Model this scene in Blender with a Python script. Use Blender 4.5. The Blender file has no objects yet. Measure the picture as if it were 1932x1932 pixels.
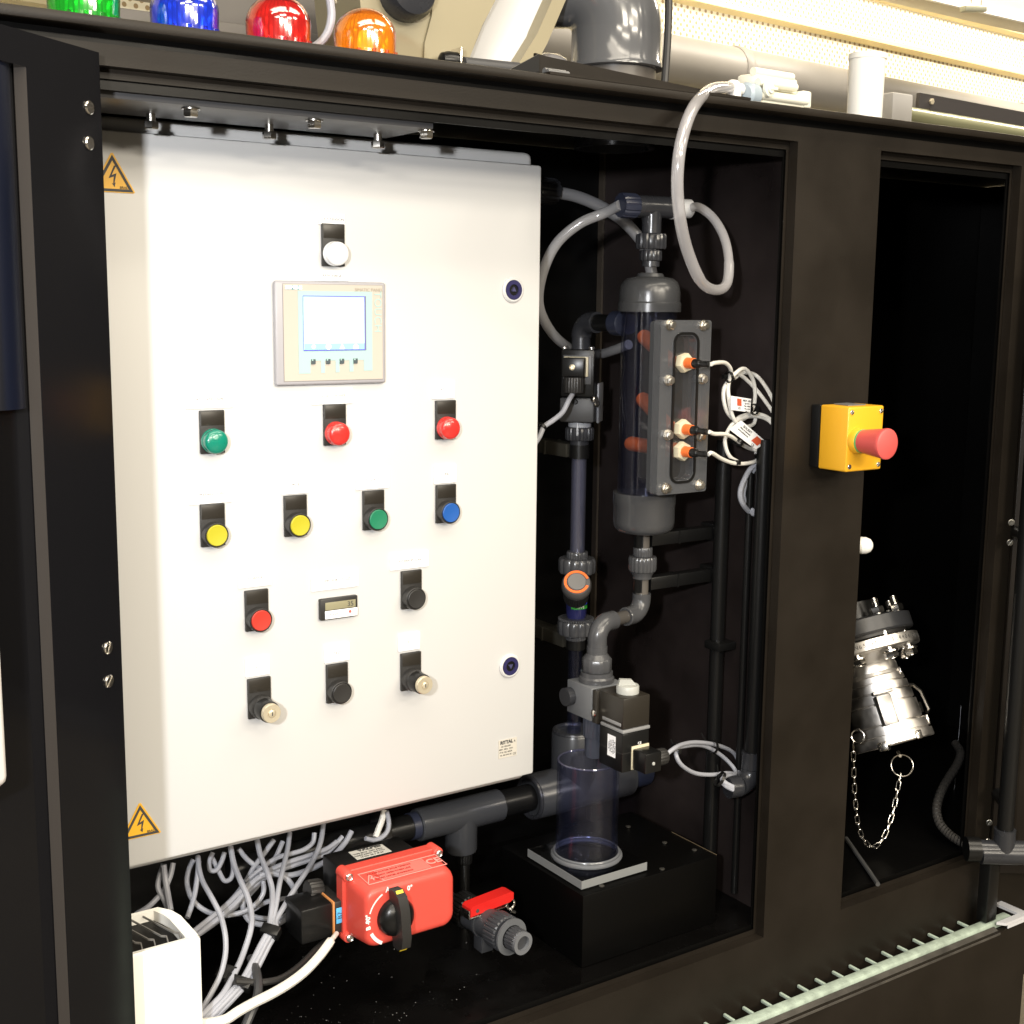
import bpy, bmesh, math, random
from mathutils import Vector as V, Matrix as M
random.seed(7)
sc = bpy.context.scene
COL = sc.collection

# ------------------------------------------------------------------ camera
def _axes(yaw, pitch, roll):
    cy, sy, cp, sp = math.cos(yaw), math.sin(yaw), math.cos(pitch), math.sin(pitch)
    f = V((sy*cp, cy*cp, -sp)); r = V((cy, -sy, 0)); u = r.cross(f)
    return (r*math.cos(roll) + u*math.sin(roll), u*math.cos(roll) - r*math.sin(roll), f)
CR, CU, CF = _axes(math.radians(34.2286), math.radians(9.0841), math.radians(0.6148))
CAM = V((0, -1.22, 1.45)); FP = 2467.1          # focal length in units of a 1932 px wide picture
cd = bpy.data.cameras.new('camera'); cam = bpy.data.objects.new('camera', cd); COL.objects.link(cam)
cd.sensor_width = 36; cd.lens = 36*FP/1932; cd.clip_start = .05; cd.clip_end = 200
cam.matrix_world = M(((CR.x, CU.x, -CF.x, CAM.x), (CR.y, CU.y, -CF.y, CAM.y), (CR.z, CU.z, -CF.z, CAM.z), (0, 0, 0, 1)))
sc.camera = cam

# ------------------------------------------------------------------ world, lamps, exposure
w = bpy.data.worlds.new('World'); sc.world = w; w.use_nodes = True
bg = w.node_tree.nodes['Background']; bg.inputs[0].default_value = (1.0, .86, .66, 1); bg.inputs[1].default_value = .11
def area(name, loc, target, size, power, color, size_y=None):
    l = bpy.data.lights.new(name, 'AREA'); l.energy = power; l.color = color; l.size = size
    if size_y: l.shape = 'RECTANGLE'; l.size_y = size_y
    else: l.shape = 'DISK'
    o = bpy.data.objects.new(name, l); COL.objects.link(o); o.location = loc
    o.rotation_euler = (V(target) - V(loc)).to_track_quat('-Z', 'Y').to_euler(); return o
WARM = (1.0, .90, .74)
area('camera_flash', CAM - CR*.245 + CU*.12 - CF*.30, (.80, .2, 1.22), .07, 30, (.97, .98, 1.0))
for i, (x, y) in enumerate(((-.9, -1.7), (.5, -1.6), (1.9, -1.5))):
    area('hall_lamp', (x, y, 3.4), (x, y + .3, 0), 1.25, 14, WARM, .25)
for i, (x, y, z, e) in enumerate(((-1.6, -4.1, 3.5, 52), (.2, -3.3, 3.5, 36), (1.9, -4.6, 3.4, 70), (3.6, -3.7, 3.5, 52), (-.8, -6.0, 3.4, 120), (1.0, -6.6, 3.3, 130), (2.9, -7.6, 3.3, 130))):
    area('hall_lamp', (x, y, z), (x, y + 2.4, 0), 1.25, e, WARM, .3)
for i, (x, y) in enumerate(((.2, -.75), (1.7, -.7))):
    area('hall_lamp', (x, y, 2.9), (x, y + .3, 0), 1.25, 15, WARM, .5)
area('hall_lamp', (2.7, .75, 3.3), (2.9, 1.65, 2.2), 1.25, 55, WARM, .16)
area('hall_lamp', (4.3, .75, 3.2), (4.1, 1.75, 2.1), 1.25, 72, WARM, .16)
vs = sc.view_settings; vs.view_transform = 'Standard'; vs.look = 'None'; vs.exposure = -.03; vs.gamma = 1

# ------------------------------------------------------------------ placing helpers
def ray(x, y): return CF + CR*((x - 966)/FP) + CU*((966 - y)/FP)
def A(x, y, Y): d = ray(x, y); return CAM + d*((Y - CAM.y)/d.y)
def onX(x, y, X): d = ray(x, y); return CAM + d*((X - CAM.x)/d.x)
def onZ(x, y, Z): d = ray(x, y); return CAM + d*((Z - CAM.z)/d.z)
def onP(x, y, p0, n): d = ray(x, y); return CAM + d*((V(p0) - CAM).dot(n)/d.dot(n))
def Q(s, ox, oy, zx, zy): k = s/1932*.59191; return ox*.59191 + zx*k, oy*.59191 + zy*k   # from a detail crop

# ------------------------------------------------------------------ materials
def lin(h):
    c = [int(h[i:i+2], 16)/255 for i in (0, 2, 4)]
    return tuple(v/12.92 if v <= .04045 else ((v + .055)/1.055)**2.4 for v in c) + (1,)
MATS = {}
def mat(name, col, rough=.5, metal=0, bump=0, bscale=200, var=0, vscale=8, spec=.5, coat=0, emit=0, sub=0, rvar=0):
    m = bpy.data.materials.new(name); m.use_nodes = True; nt = m.node_tree; b = nt.nodes['Principled BSDF']
    if isinstance(col, str): col = lin(col)
    if len(col) == 3: col = tuple(col) + (1,)
    b.inputs['Base Color'].default_value = col; b.inputs['Roughness'].default_value = rough
    b.inputs['Metallic'].default_value = metal; b.inputs['Specular IOR Level'].default_value = spec
    b.inputs['Coat Weight'].default_value = coat; b.inputs['Coat Roughness'].default_value = .08
    if sub: b.inputs['Subsurface Weight'].default_value = sub; b.inputs['Subsurface Radius'].default_value = (.01, .01, .01)
    if emit: b.inputs['Emission Color'].default_value = col; b.inputs['Emission Strength'].default_value = emit
    tc = nt.nodes.new('ShaderNodeTexCoord')
    if var or rvar:
        n = nt.nodes.new('ShaderNodeTexNoise'); n.inputs['Scale'].default_value = vscale; n.inputs['Detail'].default_value = 6
        nt.links.new(tc.outputs['Object'], n.inputs['Vector'])
        if var:
            r = nt.nodes.new('ShaderNodeMapRange'); r.inputs[1].default_value = .3; r.inputs[2].default_value = .7
            r.inputs[3].default_value = 1 - var; r.inputs[4].default_value = 1 + var
            x = nt.nodes.new('ShaderNodeMix'); x.data_type = 'RGBA'; x.blend_type = 'MULTIPLY'; x.inputs[0].default_value = 1
            x.inputs[6].default_value = col
            nt.links.new(n.outputs[0], r.inputs[0]); nt.links.new(r.outputs[0], x.inputs[7]); nt.links.new(x.outputs[2], b.inputs['Base Color'])
        if rvar:
            r = nt.nodes.new('ShaderNodeMapRange'); r.inputs[1].default_value = .35; r.inputs[2].default_value = .65
            r.inputs[3].default_value = max(.02, rough - rvar); r.inputs[4].default_value = min(1, rough + rvar)
            nt.links.new(n.outputs[0], r.inputs[0]); nt.links.new(r.outputs[0], b.inputs['Roughness'])
    if bump:
        n = nt.nodes.new('ShaderNodeTexNoise'); n.inputs['Scale'].default_value = bscale; n.inputs['Detail'].default_value = 3
        nt.links.new(tc.outputs['Object'], n.inputs['Vector'])
        bp = nt.nodes.new('ShaderNodeBump'); bp.inputs['Strength'].default_value = bump; bp.inputs['Distance'].default_value = .001
        nt.links.new(n.outputs[0], bp.inputs['Height']); nt.links.new(bp.outputs[0], b.inputs['Normal'])
    MATS[name] = m; return m
def clear(name, tint, gloss=.16, rough=.05, diffuse=None, dfac=.12, trl=0):
    """clear plastic: tinted see-through, a glossy coat that grows at grazing angles, and a little body"""
    m = bpy.data.materials.new(name); m.use_nodes = True; nt = m.node_tree
    for n in list(nt.nodes):
        if n.type != 'OUTPUT_MATERIAL': nt.nodes.remove(n)
    out = nt.nodes['Material Output']; t = nt.nodes.new('ShaderNodeBsdfTransparent'); t.inputs[0].default_value = tuple(tint) + (1,)
    g = nt.nodes.new('ShaderNodeBsdfGlossy'); g.inputs['Roughness'].default_value = rough
    fr = nt.nodes.new('ShaderNodeLayerWeight'); fr.inputs[0].default_value = .5
    pw = nt.nodes.new('ShaderNodeMath'); pw.operation = 'POWER'; pw.inputs[1].default_value = 4; nt.links.new(fr.outputs['Facing'], pw.inputs[0])
    ma = nt.nodes.new('ShaderNodeMath'); ma.operation = 'MULTIPLY_ADD'; ma.inputs[1].default_value = .6; ma.inputs[2].default_value = gloss*.28
    nt.links.new(pw.outputs[0], ma.inputs[0]); base = t.outputs[0]
    if diffuse:
        d = nt.nodes.new('ShaderNodeBsdfDiffuse'); d.inputs[0].default_value = tuple(diffuse) + (1,)
        dd = d.outputs[0]
        if trl:
            tr = nt.nodes.new('ShaderNodeBsdfTranslucent'); tr.inputs[0].default_value = tuple(diffuse) + (1,)
            mx = nt.nodes.new('ShaderNodeMixShader'); mx.inputs[0].default_value = trl
            nt.links.new(dd, mx.inputs[1]); nt.links.new(tr.outputs[0], mx.inputs[2]); dd = mx.outputs[0]
        mx = nt.nodes.new('ShaderNodeMixShader'); mx.inputs[0].default_value = dfac
        nt.links.new(base, mx.inputs[1]); nt.links.new(dd, mx.inputs[2]); base = mx.outputs[0]
    mx = nt.nodes.new('ShaderNodeMixShader'); nt.links.new(ma.outputs[0], mx.inputs[0])
    nt.links.new(base, mx.inputs[1]); nt.links.new(g.outputs[0], mx.inputs[2]); nt.links.new(mx.outputs[0], out.inputs[0])
    MATS[name] = m; return m

BP = mat('black_sheet_plastic', (.0125, .0096, .0068), .46, spec=.22, bump=.12, bscale=500, var=.22, vscale=9, rvar=.05)
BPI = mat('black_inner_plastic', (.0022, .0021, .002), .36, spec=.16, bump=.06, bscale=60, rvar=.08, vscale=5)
BGL = mat('glossy_black_sheet', (.006, .006, .007), .12, spec=.28, rvar=.05, vscale=4)
FLOORM = mat('wet_black_floor', (.0022, .002, .0019), .25, spec=.3, bump=.35, bscale=45, rvar=.18, vscale=14)
WHITE = mat('white_powder_coat', (.55, .548, .54), .38, bump=.05, bscale=900)
LBL = mat('white_label_plastic', (.93, .93, .94), .4)
INK = mat('pale_grey_ink', (.07, .07, .07), .6)
DINK = mat('dark_ink', (.05, .05, .05), .6)
BK = mat('black_moulded_plastic', (.020, .019, .018), .45, bump=.08, bscale=700)
BKS = mat('black_smooth_plastic', (.0062, .0062, .0062), .30, spec=.38)
BKP = mat('black_painted_steel', (.0014, .0013, .0012), .4, spec=.12, bump=.1, bscale=60)
BRK = mat('brown_black_housing', (.020, .017, .013), .35, var=.1, vscale=20)
PVC = mat('grey_pvc', (.058, .059, .063), .22, rvar=.08, var=.06, vscale=20, bump=.04, bscale=150)
PVCD = mat('dark_grey_pvc', (.026, .027, .031), .26, rvar=.08, var=.08, vscale=20, bump=.04, bscale=150)
STEEL = mat('stainless_steel', (.62, .60, .56), .28, metal=1, rvar=.08, vscale=40, bump=.05, bscale=300)
SATIN = mat('satin_stainless', (.72, .69, .65), .39, metal=1, rvar=.08, vscale=40, bump=.06, bscale=300)
BRITE = mat('bright_zinc', (.72, .69, .64), .22, metal=1)
NICK = mat('nickel_brass', (.70, .62, .46), .34, metal=.6)
RED = mat('red_housing_plastic', (.62, .070, .050), .38, bump=.06, bscale=700, var=.05)
REDH = mat('red_lever_plastic', (.55, .015, .012), .35, bump=.05, bscale=500)
PINK = mat('pale_red_print', (.80, .30, .26), .5)
YEL = mat('yellow_plastic', (.78, .40, .02), .36, bump=.04, bscale=700)
SIGN = mat('sign_yellow', (.85, .46, .03), .4)
ESR = mat('red_mushroom_plastic', (.64, .095, .085), .42)
ORG = mat('orange_sensor_plastic', (.85, .17, .035), .45, bump=.05, bscale=800)
CREAM = mat('cream_nut_plastic', (.60, .54, .38), .45)
CAB = mat('grey_cable_sheath', (.32, .33, .37), .42, bump=.05, bscale=90)
CABW = mat('white_cable_sheath', (.70, .68, .63), .42, bump=.05, bscale=90)
BEIGE = mat('beige_painted_casing', (.26, .225, .14), .45, bump=.04, bscale=400, var=.05)
LINEN = mat('white_cloth', (.52, .515, .51), .8, bump=.1, bscale=120)
HMIG = mat('grey_bezel_plastic', (.36, .35, .37), .4)
HMIB = mat('beige_fascia', (.47, .43, .37), .45)
TEAL = mat('pale_teal_film', (.36, .52, .50), .45)
TEALD = mat('teal_logo', (.05, .38, .40), .45)
GRT = mat('pale_green_grating', (.40, .48, .40), .5, var=.25, vscale=60, bump=.2, bscale=120)
GRTD = mat('dark_green_trough', (.004, .016, .007), .4)
GALV = mat('worn_metal_edge', (.55, .55, .58), .45, metal=.6, var=.15, vscale=30)
PEARL = mat('white_soft_plastic', (.82, .81, .77), .35, sub=.1)
CREAMW = mat('cream_valve_plastic', (.80, .78, .66), .38)
BLUEG = mat('blue_grey_plastic', (.33, .39, .44), .4)
NAVY = mat('navy_lock_plastic', (.020, .018, .075), .35)
LCD = mat('lcd_olive', (.26, .24, .15), .25)
AGRY = mat('actuator_label_grey', (.50, .49, .45), .45)
GREYW = mat('grey_white_knob', (.38, .385, .36), .4)
TUBE = clear('clear_blue_pvc', (.80, .815, .90), .13, .08, (.16, .18, .30), .010)
TUBEL = clear('clear_blue_pipe', (.86, .87, .94), .60, .13, (.42, .43, .58), .075)
HOSE = clear('milky_hose', (.62, .62, .64), .2, .12, (.66, .66, .68), .50, .4)
HOSEC = clear('clear_hose', (.66, .66, .67), .45, .10, (.88, .86, .88), .40, .35)
PLEXI = clear('clear_acrylic', (.90, .91, .91), .06, .03)
PLEXE = clear('acrylic_cut_edge', (.6, .62, .62), .15, .3, (.36, .37, .37), .5)
PLEXG = clear('smoky_acrylic', (.62, .63, .65), .30, .12, (.15, .155, .165), .40)
WIN = clear('window_acrylic', (.92, .92, .93), .25, .03, (.3, .3, .3), .04)

# ------------------------------------------------------------------ mesh builder
def basis(d):
    d = V(d).normalized(); a = V((0, 0, 1)) if abs(d.z) < .9 else V((1, 0, 0))
    x = a.cross(d).normalized(); return x, d.cross(x), d
def spline(pts, k=6):
    pts = [V(p) for p in pts]; out = []
    for i in range(len(pts) - 1):
        p0 = pts[i-1] if i else pts[i]*2 - pts[i+1]; p1, p2 = pts[i], pts[i+1]
        p3 = pts[i+2] if i + 2 < len(pts) else p2*2 - p1
        for j in range(k):
            t = j/k
            out.append(.5*((2*p1) + (p2 - p0)*t + (2*p0 - 5*p1 + 4*p2 - p3)*t*t + (3*p1 - p0 - 3*p2 + p3)*t**3))
    out.append(pts[-1]); return out
class G:
    def __init__(s): s.b = bmesh.new()
    def quad(s, vs): return s.b.faces.new([s.b.verts.new(v) for v in vs])
    def box(s, x0, x1, y0, y1, z0, z1, bev=0, T=None, seg=2):
        vs = [s.b.verts.new((x, y, z)) for z in (z0, z1) for y in (y0, y1) for x in (x0, x1)]
        fs = [s.b.faces.new([vs[i] for i in q]) for q in ((0, 2, 3, 1), (4, 5, 7, 6), (0, 1, 5, 4), (2, 6, 7, 3), (0, 4, 6, 2), (1, 3, 7, 5))]
        if T is not None:
            for v in vs: v.co = T @ v.co
        if bev:
            es = list({e for f in fs for e in f.edges})
            bmesh.ops.bevel(s.b, geom=es, offset=bev, segments=seg, profile=.5, affect='EDGES', clamp_overlap=True)
        return s
    def rings(s, rings, cap=True, closed=False):
        rs = [[s.b.verts.new(p) for p in r] for r in rings]; n = len(rs[0])
        prs = list(zip(rs, rs[1:])) + ([(rs[-1], rs[0])] if closed else [])
        for a, c in prs:
            for i in range(n): s.b.faces.new((a[i], a[(i+1) % n], c[(i+1) % n], c[i]))
        if cap and not closed:
            s.b.faces.new(rs[0][::-1]); s.b.faces.new(rs[-1])
        return s
    def lathe(s, o, d, prof, n=24, cap=True, closed=False, rot=0):
        """prof: (radius, height along d) pairs"""
        x, y, z = basis(d); o = V(o)
        return s.rings([[o + z*h + (x*math.cos(rot + 2*math.pi*i/n) + y*math.sin(rot + 2*math.pi*i/n))*max(r, 1e-5) for i in range(n)] for r, h in prof], cap, closed)
    def cyl(s, p0, p1, r, r1=None, n=24):
        p0, p1 = V(p0), V(p1); return s.lathe(p0, p1 - p0, [(r, 0), (r1 if r1 is not None else r, (p1 - p0).length)], n)
    def ribbed(s, o, d, r, h, teeth=16, depth=.08, c=.15):
        x, y, z = basis(d); o = V(o); n = teeth*4; out = []
        for k, (hh, sc_) in enumerate(((0, .94), (h*c, 1), (h*(1 - c), 1), (h, .94))):
            out.append([o + z*hh + (x*math.cos(2*math.pi*i/n) + y*math.sin(2*math.pi*i/n))*r*sc_*(1 - (depth if i % 4 == 0 else 0)) for i in range(n)])
        return s.rings(out)
    def pipe(s, o, d, ro, ri, h, n=32):
        return s.lathe(o, d, [(ri, 0), (ro, 0), (ro, h), (ri, h)], n, closed=True)
    def tube(s, pts, r, n=8, k=6, smooth=True):
        P = spline(pts, k) if smooth else [V(p) for p in pts]; rings = []; up = None
        for i, p in enumerate(P):
            t = (P[min(i+1, len(P)-1)] - P[max(i-1, 0)]).normalized()
            if up is None: up = basis(t)[0]
            up = (up - t*up.dot(t)).normalized(); b = t.cross(up); rr = r[min(i//k, len(r)-1)] if isinstance(r, (list, tuple)) else r
            rings.append([p + (up*math.cos(2*math.pi*j/n) + b*math.sin(2*math.pi*j/n))*rr for j in range(n)])
        return s.rings(rings)
    def bend(s, c, a, b, R, r, n=20, k=8, ang=90):
        """elbow: starts at c - b*R heading along a, turns towards b ; centre-line radius R"""
        c, a, b = V(c), V(a).normalized(), V(b).normalized(); nrm = a.cross(b); rings = []
        for i in range(k + 1):
            t = math.radians(ang)*i/k; rad = -b*math.cos(t) + a*math.sin(t); p = c + rad*R
            rings.append([p + (rad*math.cos(2*math.pi*j/n) + nrm*math.sin(2*math.pi*j/n))*r for j in range(n)])
        return s.rings(rings)
    def prism(s, poly, o, x, y, depth):
        o, x, y = V(o), V(x), V(y); z = x.cross(y).normalized()*depth
        a = [s.b.verts.new(o + x*p[0] + y*p[1]) for p in poly]; c = [s.b.verts.new(v.co + z) for v in a]; n = len(a)
        s.b.faces.new(a[::-1]); s.b.faces.new(c)
        for i in range(n): s.b.faces.new((a[i], a[(i+1) % n], c[(i+1) % n], c[i]))
        return s
    def torus(s, c, d, R, r, n=28, m=8):
        x, y, z = basis(d); c = V(c)
        return s.rings([[c + (x*math.cos(t) + y*math.sin(t))*(R + r*math.cos(u)) + z*r*math.sin(u) for u in [2*math.pi*j/m for j in range(m)]] for t in [2*math.pi*i/n for i in range(n)]], closed=True)
    def holes(s, xs, zs, hole, y0, y1):
        """a sheet in the XZ plane made of cells, with the cells in hole left out"""
        nx, nz = len(xs) - 1, len(zs) - 1; vd = {}
        def v(i, j, k):
            if (i, j, k) not in vd: vd[i, j, k] = s.b.verts.new((xs[i], (y0, y1)[k], zs[j]))
            return vd[i, j, k]
        solid = lambda i, j: 0 <= i < nx and 0 <= j < nz and (i, j) not in hole
        for i in range(nx):
            for j in range(nz):
                if not solid(i, j): continue
                s.b.faces.new((v(i, j, 0), v(i+1, j, 0), v(i+1, j+1, 0), v(i, j+1, 0)))
                s.b.faces.new((v(i, j+1, 1), v(i+1, j+1, 1), v(i+1, j, 1), v(i, j, 1)))
                for (di, dj, p, q) in ((-1, 0, (i, j+1), (i, j)), (1, 0, (i+1, j), (i+1, j+1)), (0, -1, (i, j), (i+1, j)), (0, 1, (i+1, j+1), (i, j+1))):
                    if not solid(i+di, j+dj): s.b.faces.new((v(*p, 0), v(*p, 1), v(*q, 1), v(*q, 0)))
        return s
    def mesh(s, name, m, off=None, ang=35):
        bmesh.ops.recalc_face_normals(s.b, faces=s.b.faces[:])
        if off is not None: bmesh.ops.translate(s.b, verts=s.b.verts[:], vec=-V(off))
        me = bpy.data.meshes.new(name); s.b.to_mesh(me); s.b.free(); me.materials.append(m)
        me.shade_smooth(); me.set_sharp_from_angle(angle=math.radians(ang)); return me
    def obj(s, name, m, parent=None, loc=None, ang=35):
        """a part of parent, or (with loc or no parent) a thing of one mesh"""
        if parent is not None: off = wloc(parent)
        elif loc is not None: off = V(loc)
        else:
            cs = [v.co for v in s.b.verts]; off = V(((min(c.x for c in cs) + max(c.x for c in cs))/2, (min(c.y for c in cs) + max(c.y for c in cs))/2, min(c.z for c in cs)))
        o = bpy.data.objects.new(name, s.mesh(name, m, off, ang)); COL.objects.link(o)
        if parent is not None: o.parent = parent
        else: o.location = off
        return o
def wloc(o):
    p = V((0, 0, 0))
    while o is not None: p = p + o.location; o = o.parent
    return p
def tag(o, label=None, cat=None, group=None, kind=None):
    if label: o['label'] = label
    if cat: o['category'] = cat
    if group: o['group'] = group
    if kind: o['kind'] = kind
    return o
def thing(name, label, cat, loc, group=None):
    o = bpy.data.objects.new(name, None); COL.objects.link(o); o.location = V(loc); o.empty_display_size = .05
    return tag(o, label, cat, group)
def text(body, size, loc, parent, m=INK, x=(1, 0, 0), y=(0, 0, 1), name='lettering', align='CENTER', ext=.0002, bold=0):
    c = bpy.data.curves.new(name, 'FONT'); c.body = body; c.size = size; c.align_x = align; c.align_y = 'CENTER'; c.extrude = ext; c.offset = bold
    c.resolution_u = 3; c.materials.append(m)
    o = bpy.data.objects.new(name, c); COL.objects.link(o); o.parent = parent
    X = V(x).normalized(); Y = V(y).normalized(); Z = X.cross(Y); p = V(loc) - wloc(parent)
    o.matrix_local = M(((X.x, Y.x, Z.x, p.x), (X.y, Y.y, Z.y, p.y), (X.z, Y.z, Z.z, p.z), (0, 0, 0, 1))); return o
def hexnut(g, o, d, r, h, hole=0, rot=0):
    return g.lathe(o, d, [(r*.92, 0), (r, h*.12), (r, h*.85), (r*.88, h)], 6, rot=rot)
def copy_tree(o, parent=None, delta=None):
    c = o.copy(); COL.objects.link(c)
    if parent is not None: c.parent = parent
    if delta is not None: c.location = c.location + V(delta)
    for ch in o.children: copy_tree(ch, c)
    return c

def fonts_to_meshes():
    """lettering is built with font curves; turn each into a plain mesh object"""
    bpy.context.view_layer.update(); dg = bpy.context.evaluated_depsgraph_get()
    for o in [o for o in sc.objects if o.type == 'FONT']:
        me = bpy.data.meshes.new_from_object(o.evaluated_get(dg)); me.name = 'lettering'
        par, ml, cu = o.parent, o.matrix_local.copy(), o.data
        bpy.data.objects.remove(o); bpy.data.curves.remove(cu)
        if not me.polygons: continue
        n = bpy.data.objects.new('lettering', me); COL.objects.link(n); n.parent = par; n.matrix_local = ml
# ================================================================== the hall
WD = V((.9955, .0944, 0)).normalized(); WN = V((WD.y, -WD.x, 0))
WP = CAM + ray(1900, 150).normalized()*5.2
def perf_mat(name, base, hole, pitch, rad):
    m = bpy.data.materials.new(name); m.use_nodes = True; nt = m.node_tree; b = nt.nodes['Principled BSDF']
    b.inputs['Roughness'].default_value = .5; tc = nt.nodes.new('ShaderNodeTexCoord'); sx = nt.nodes.new('ShaderNodeSeparateXYZ')
    nt.links.new(tc.outputs['UV'], sx.inputs[0])
    def N(op, a, b_=None, c=None):
        n = nt.nodes.new('ShaderNodeMath'); n.operation = op
        for i, v in enumerate((a, b_, c)):
            if v is None: continue
            if isinstance(v, (int, float)): n.inputs[i].default_value = v
            else: nt.links.new(v, n.inputs[i])
        return n.outputs[0]
    def dots(ox, oy):
        u = N('SUBTRACT', N('FRACT', N('MULTIPLY_ADD', sx.outputs[0], 1/pitch, ox)), .5)
        v = N('SUBTRACT', N('FRACT', N('MULTIPLY_ADD', sx.outputs[1], 1/(pitch*1.0), oy)), .5)
        return N('LESS_THAN', N('ADD', N('MULTIPLY', u, u), N('MULTIPLY', v, v)), (rad/pitch)**2)
    f = N('MAXIMUM', dots(0, 0), dots(.5, .5))
    mx = nt.nodes.new('ShaderNodeMix'); mx.data_type = 'RGBA'; mx.inputs[6].default_value = base; mx.inputs[7].default_value = hole
    nt.links.new(f, mx.inputs[0]); nt.links.new(mx.outputs[2], b.inputs['Base Color']); return m
PERF = perf_mat('perforated_cream_sheet', (.80, .76, .62, 1), (.34, .25, .13, 1), .0245, .0050)
RIDGE = mat('cream_fold', (.78, .66, .38), .5)
def wall_z(pts): return sum(onP(x, y, WP, WN).z for x, y in pts)/len(pts)
zr1 = wall_z(((1288, 3), (1932, 137))); zr0 = wall_z(((1665, 0), (1932, 63)))
# folded sheet wall, its profile swept along the wall direction
prof = [(0, 0.0)]
step = zr0 - zr1
for k in range(-8, 9):
    z = zr1 + k*step
    if z < .2: continue
    prof += [(0, z - .016), (-.022, z - .006), (-.022, z + .004), (0, z + .014)]
prof += [(0, 4.2)]
me = bpy.data.meshes.new('back_wall'); bm = bmesh.new(); uvl = bm.loops.layers.uv.new('UVMap'); acc = [0]
for (a, b) in zip(prof, prof[1:]): acc.append(acc[-1] + math.hypot(b[0] - a[0], b[1] - a[1]))
L0, L1 = -6.0, 3.5; o0 = V((WP.x, WP.y, 0))
for i in range(len(prof) - 1):
    vs = []
    for (k, l) in ((i, L0), (i, L1), (i+1, L1), (i+1, L0)):
        p = o0 + WD*l + WN*(-prof[k][0]) + V((0, 0, prof[k][1])); vs.append((bm.verts.new(p), (l, acc[k])))
    f = bm.faces.new([v for v, _ in vs]); f.material_index = 0 if prof[i+1][1] - prof[i][1] > .05 else 1
    for lp, (_, uv) in zip(f.loops, vs): lp[uvl].uv = uv
bm.to_mesh(me); bm.free(); me.materials.append(PERF); me.materials.append(RIDGE)
o = bpy.data.objects.new('back_wall', me); COL.objects.link(o); tag(o, kind='structure')
FLR = mat('hall_floor', (.11, .095, .07), .4, var=.12, vscale=3, bump=.05, bscale=80, rvar=.1)
g = G(); g.box(-6, 9, -6, 2.4, -.05, 0); tag(g.obj('floor', FLR), kind='structure')

# long rounded grey duct in front of the wall
zt = wall_z(((1288, 95), (1932, 213))) - .01; DUCTM = mat('grey_duct_paint', (.24, .225, .205), .5, var=.05)
dc = WP + WN*.22; dc.z = 2.055
t = thing('wall_duct', 'long rounded grey duct running along the perforated wall', 'duct', dc)
g = G(); g.tube([dc - WD*6, dc + WD*3.2], .062, n=28, smooth=False); g.obj('duct_pipe', DUCTM, t)
g = G()
for l in (-3.1, -1.72, -.3): g.lathe(dc + WD*l, WD, [(.0635, 0), (.066, .004), (.066, .03), (.0635, .034)], 28)
g.obj('joint_sleeve', DUCTM, t)
# dark angle rail with a thin tube at the right
AB = mat('dark_angle_steel', (.055, .05, .05), .4, metal=.3)
def Wd(x, y, d): return CAM + ray(x, y).normalized()*d
p0, p1 = Wd(1727, 203, 3.6), Wd(1990, 250, 4.0)
t = thing('angle_rail', 'dark steel angle rail with a yellow screw above the right end of the cabinet', 'rail', p0)
dX = (p1 - p0).normalized()
g = G(); T = M.Translation(p0) @ dX.to_track_quat('X', 'Z').to_matrix().to_4x4()
g.box(0, .9, -.012, 0, -.012, .035, 0, T); g.box(0, .9, -.05, -.012, -.012, -.006, 0, T); g.obj('angle', AB, t)
g = G(); hexnut(g, p0 + dX*.04 + V((0, -.012, .018)), (0, -1, 0), .008, .006); g.obj('screw', NICK, t)
q0, q1 = Wd(1690, 213, 3.5), Wd(2000, 266, 3.9)
g = G(); g.tube([q0, q1], .02, n=14, smooth=False); tag(g.obj('thin_pipe', mat('olive_grey_tube', (.20, .20, .12), .3)), 'thin olive grey tube below the dark angle rail at right', 'pipe')
g = G(); g.box(-.035, .035, -.03, .03, -.045, .05, .004, M.Translation(Wd(1683, 221, 3.3)))
tag(g.obj('junction_box', mat('mid_grey_box', (.32, .31, .30), .5)), 'small grey box behind the white tub on the cabinet top', 'box')
# hanging luminaire tray in the top right corner
l0, l1 = Wd(1760, -5, 4.0), Wd(2000, 52, 4.3); dX = (l1 - l0).normalized()
T = M.Translation(l0) @ dX.to_track_quat('X', 'Z').to_matrix().to_4x4()
t = thing('light_fixture', 'long white hanging lamp housing in the top right corner of the photo', 'light fixture', l0)
g = G(); g.box(-.1, .8, 0, .12, 0, .16, .004, T); g.obj('housing', mat('cream_lamp_housing', (.62, .57, .45), .45), t)
g = G(); g.box(-.1, .8, -.012, .0, -.012, .004, 0, T); g.obj('bottom_edge', LBL, t)
h0 = Wd(1837, 17, 3.95)
g = G(); g.box(-.045, .045, -.01, .01, -.008, .008, .003, M.Translation(h0) @ M.Rotation(-.12, 4, 'Y')); g.obj('clip', mat('clip_steel', (.34, .34, .26), .4, metal=.5), t)
g = G()
for dx in (-.012, .03): g.tube([h0 + V((dx, 0, 0)), h0 + V((dx*1.1, 0, .3))], .0012, n=5, smooth=False)
g.obj('wire', BK, t)

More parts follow.
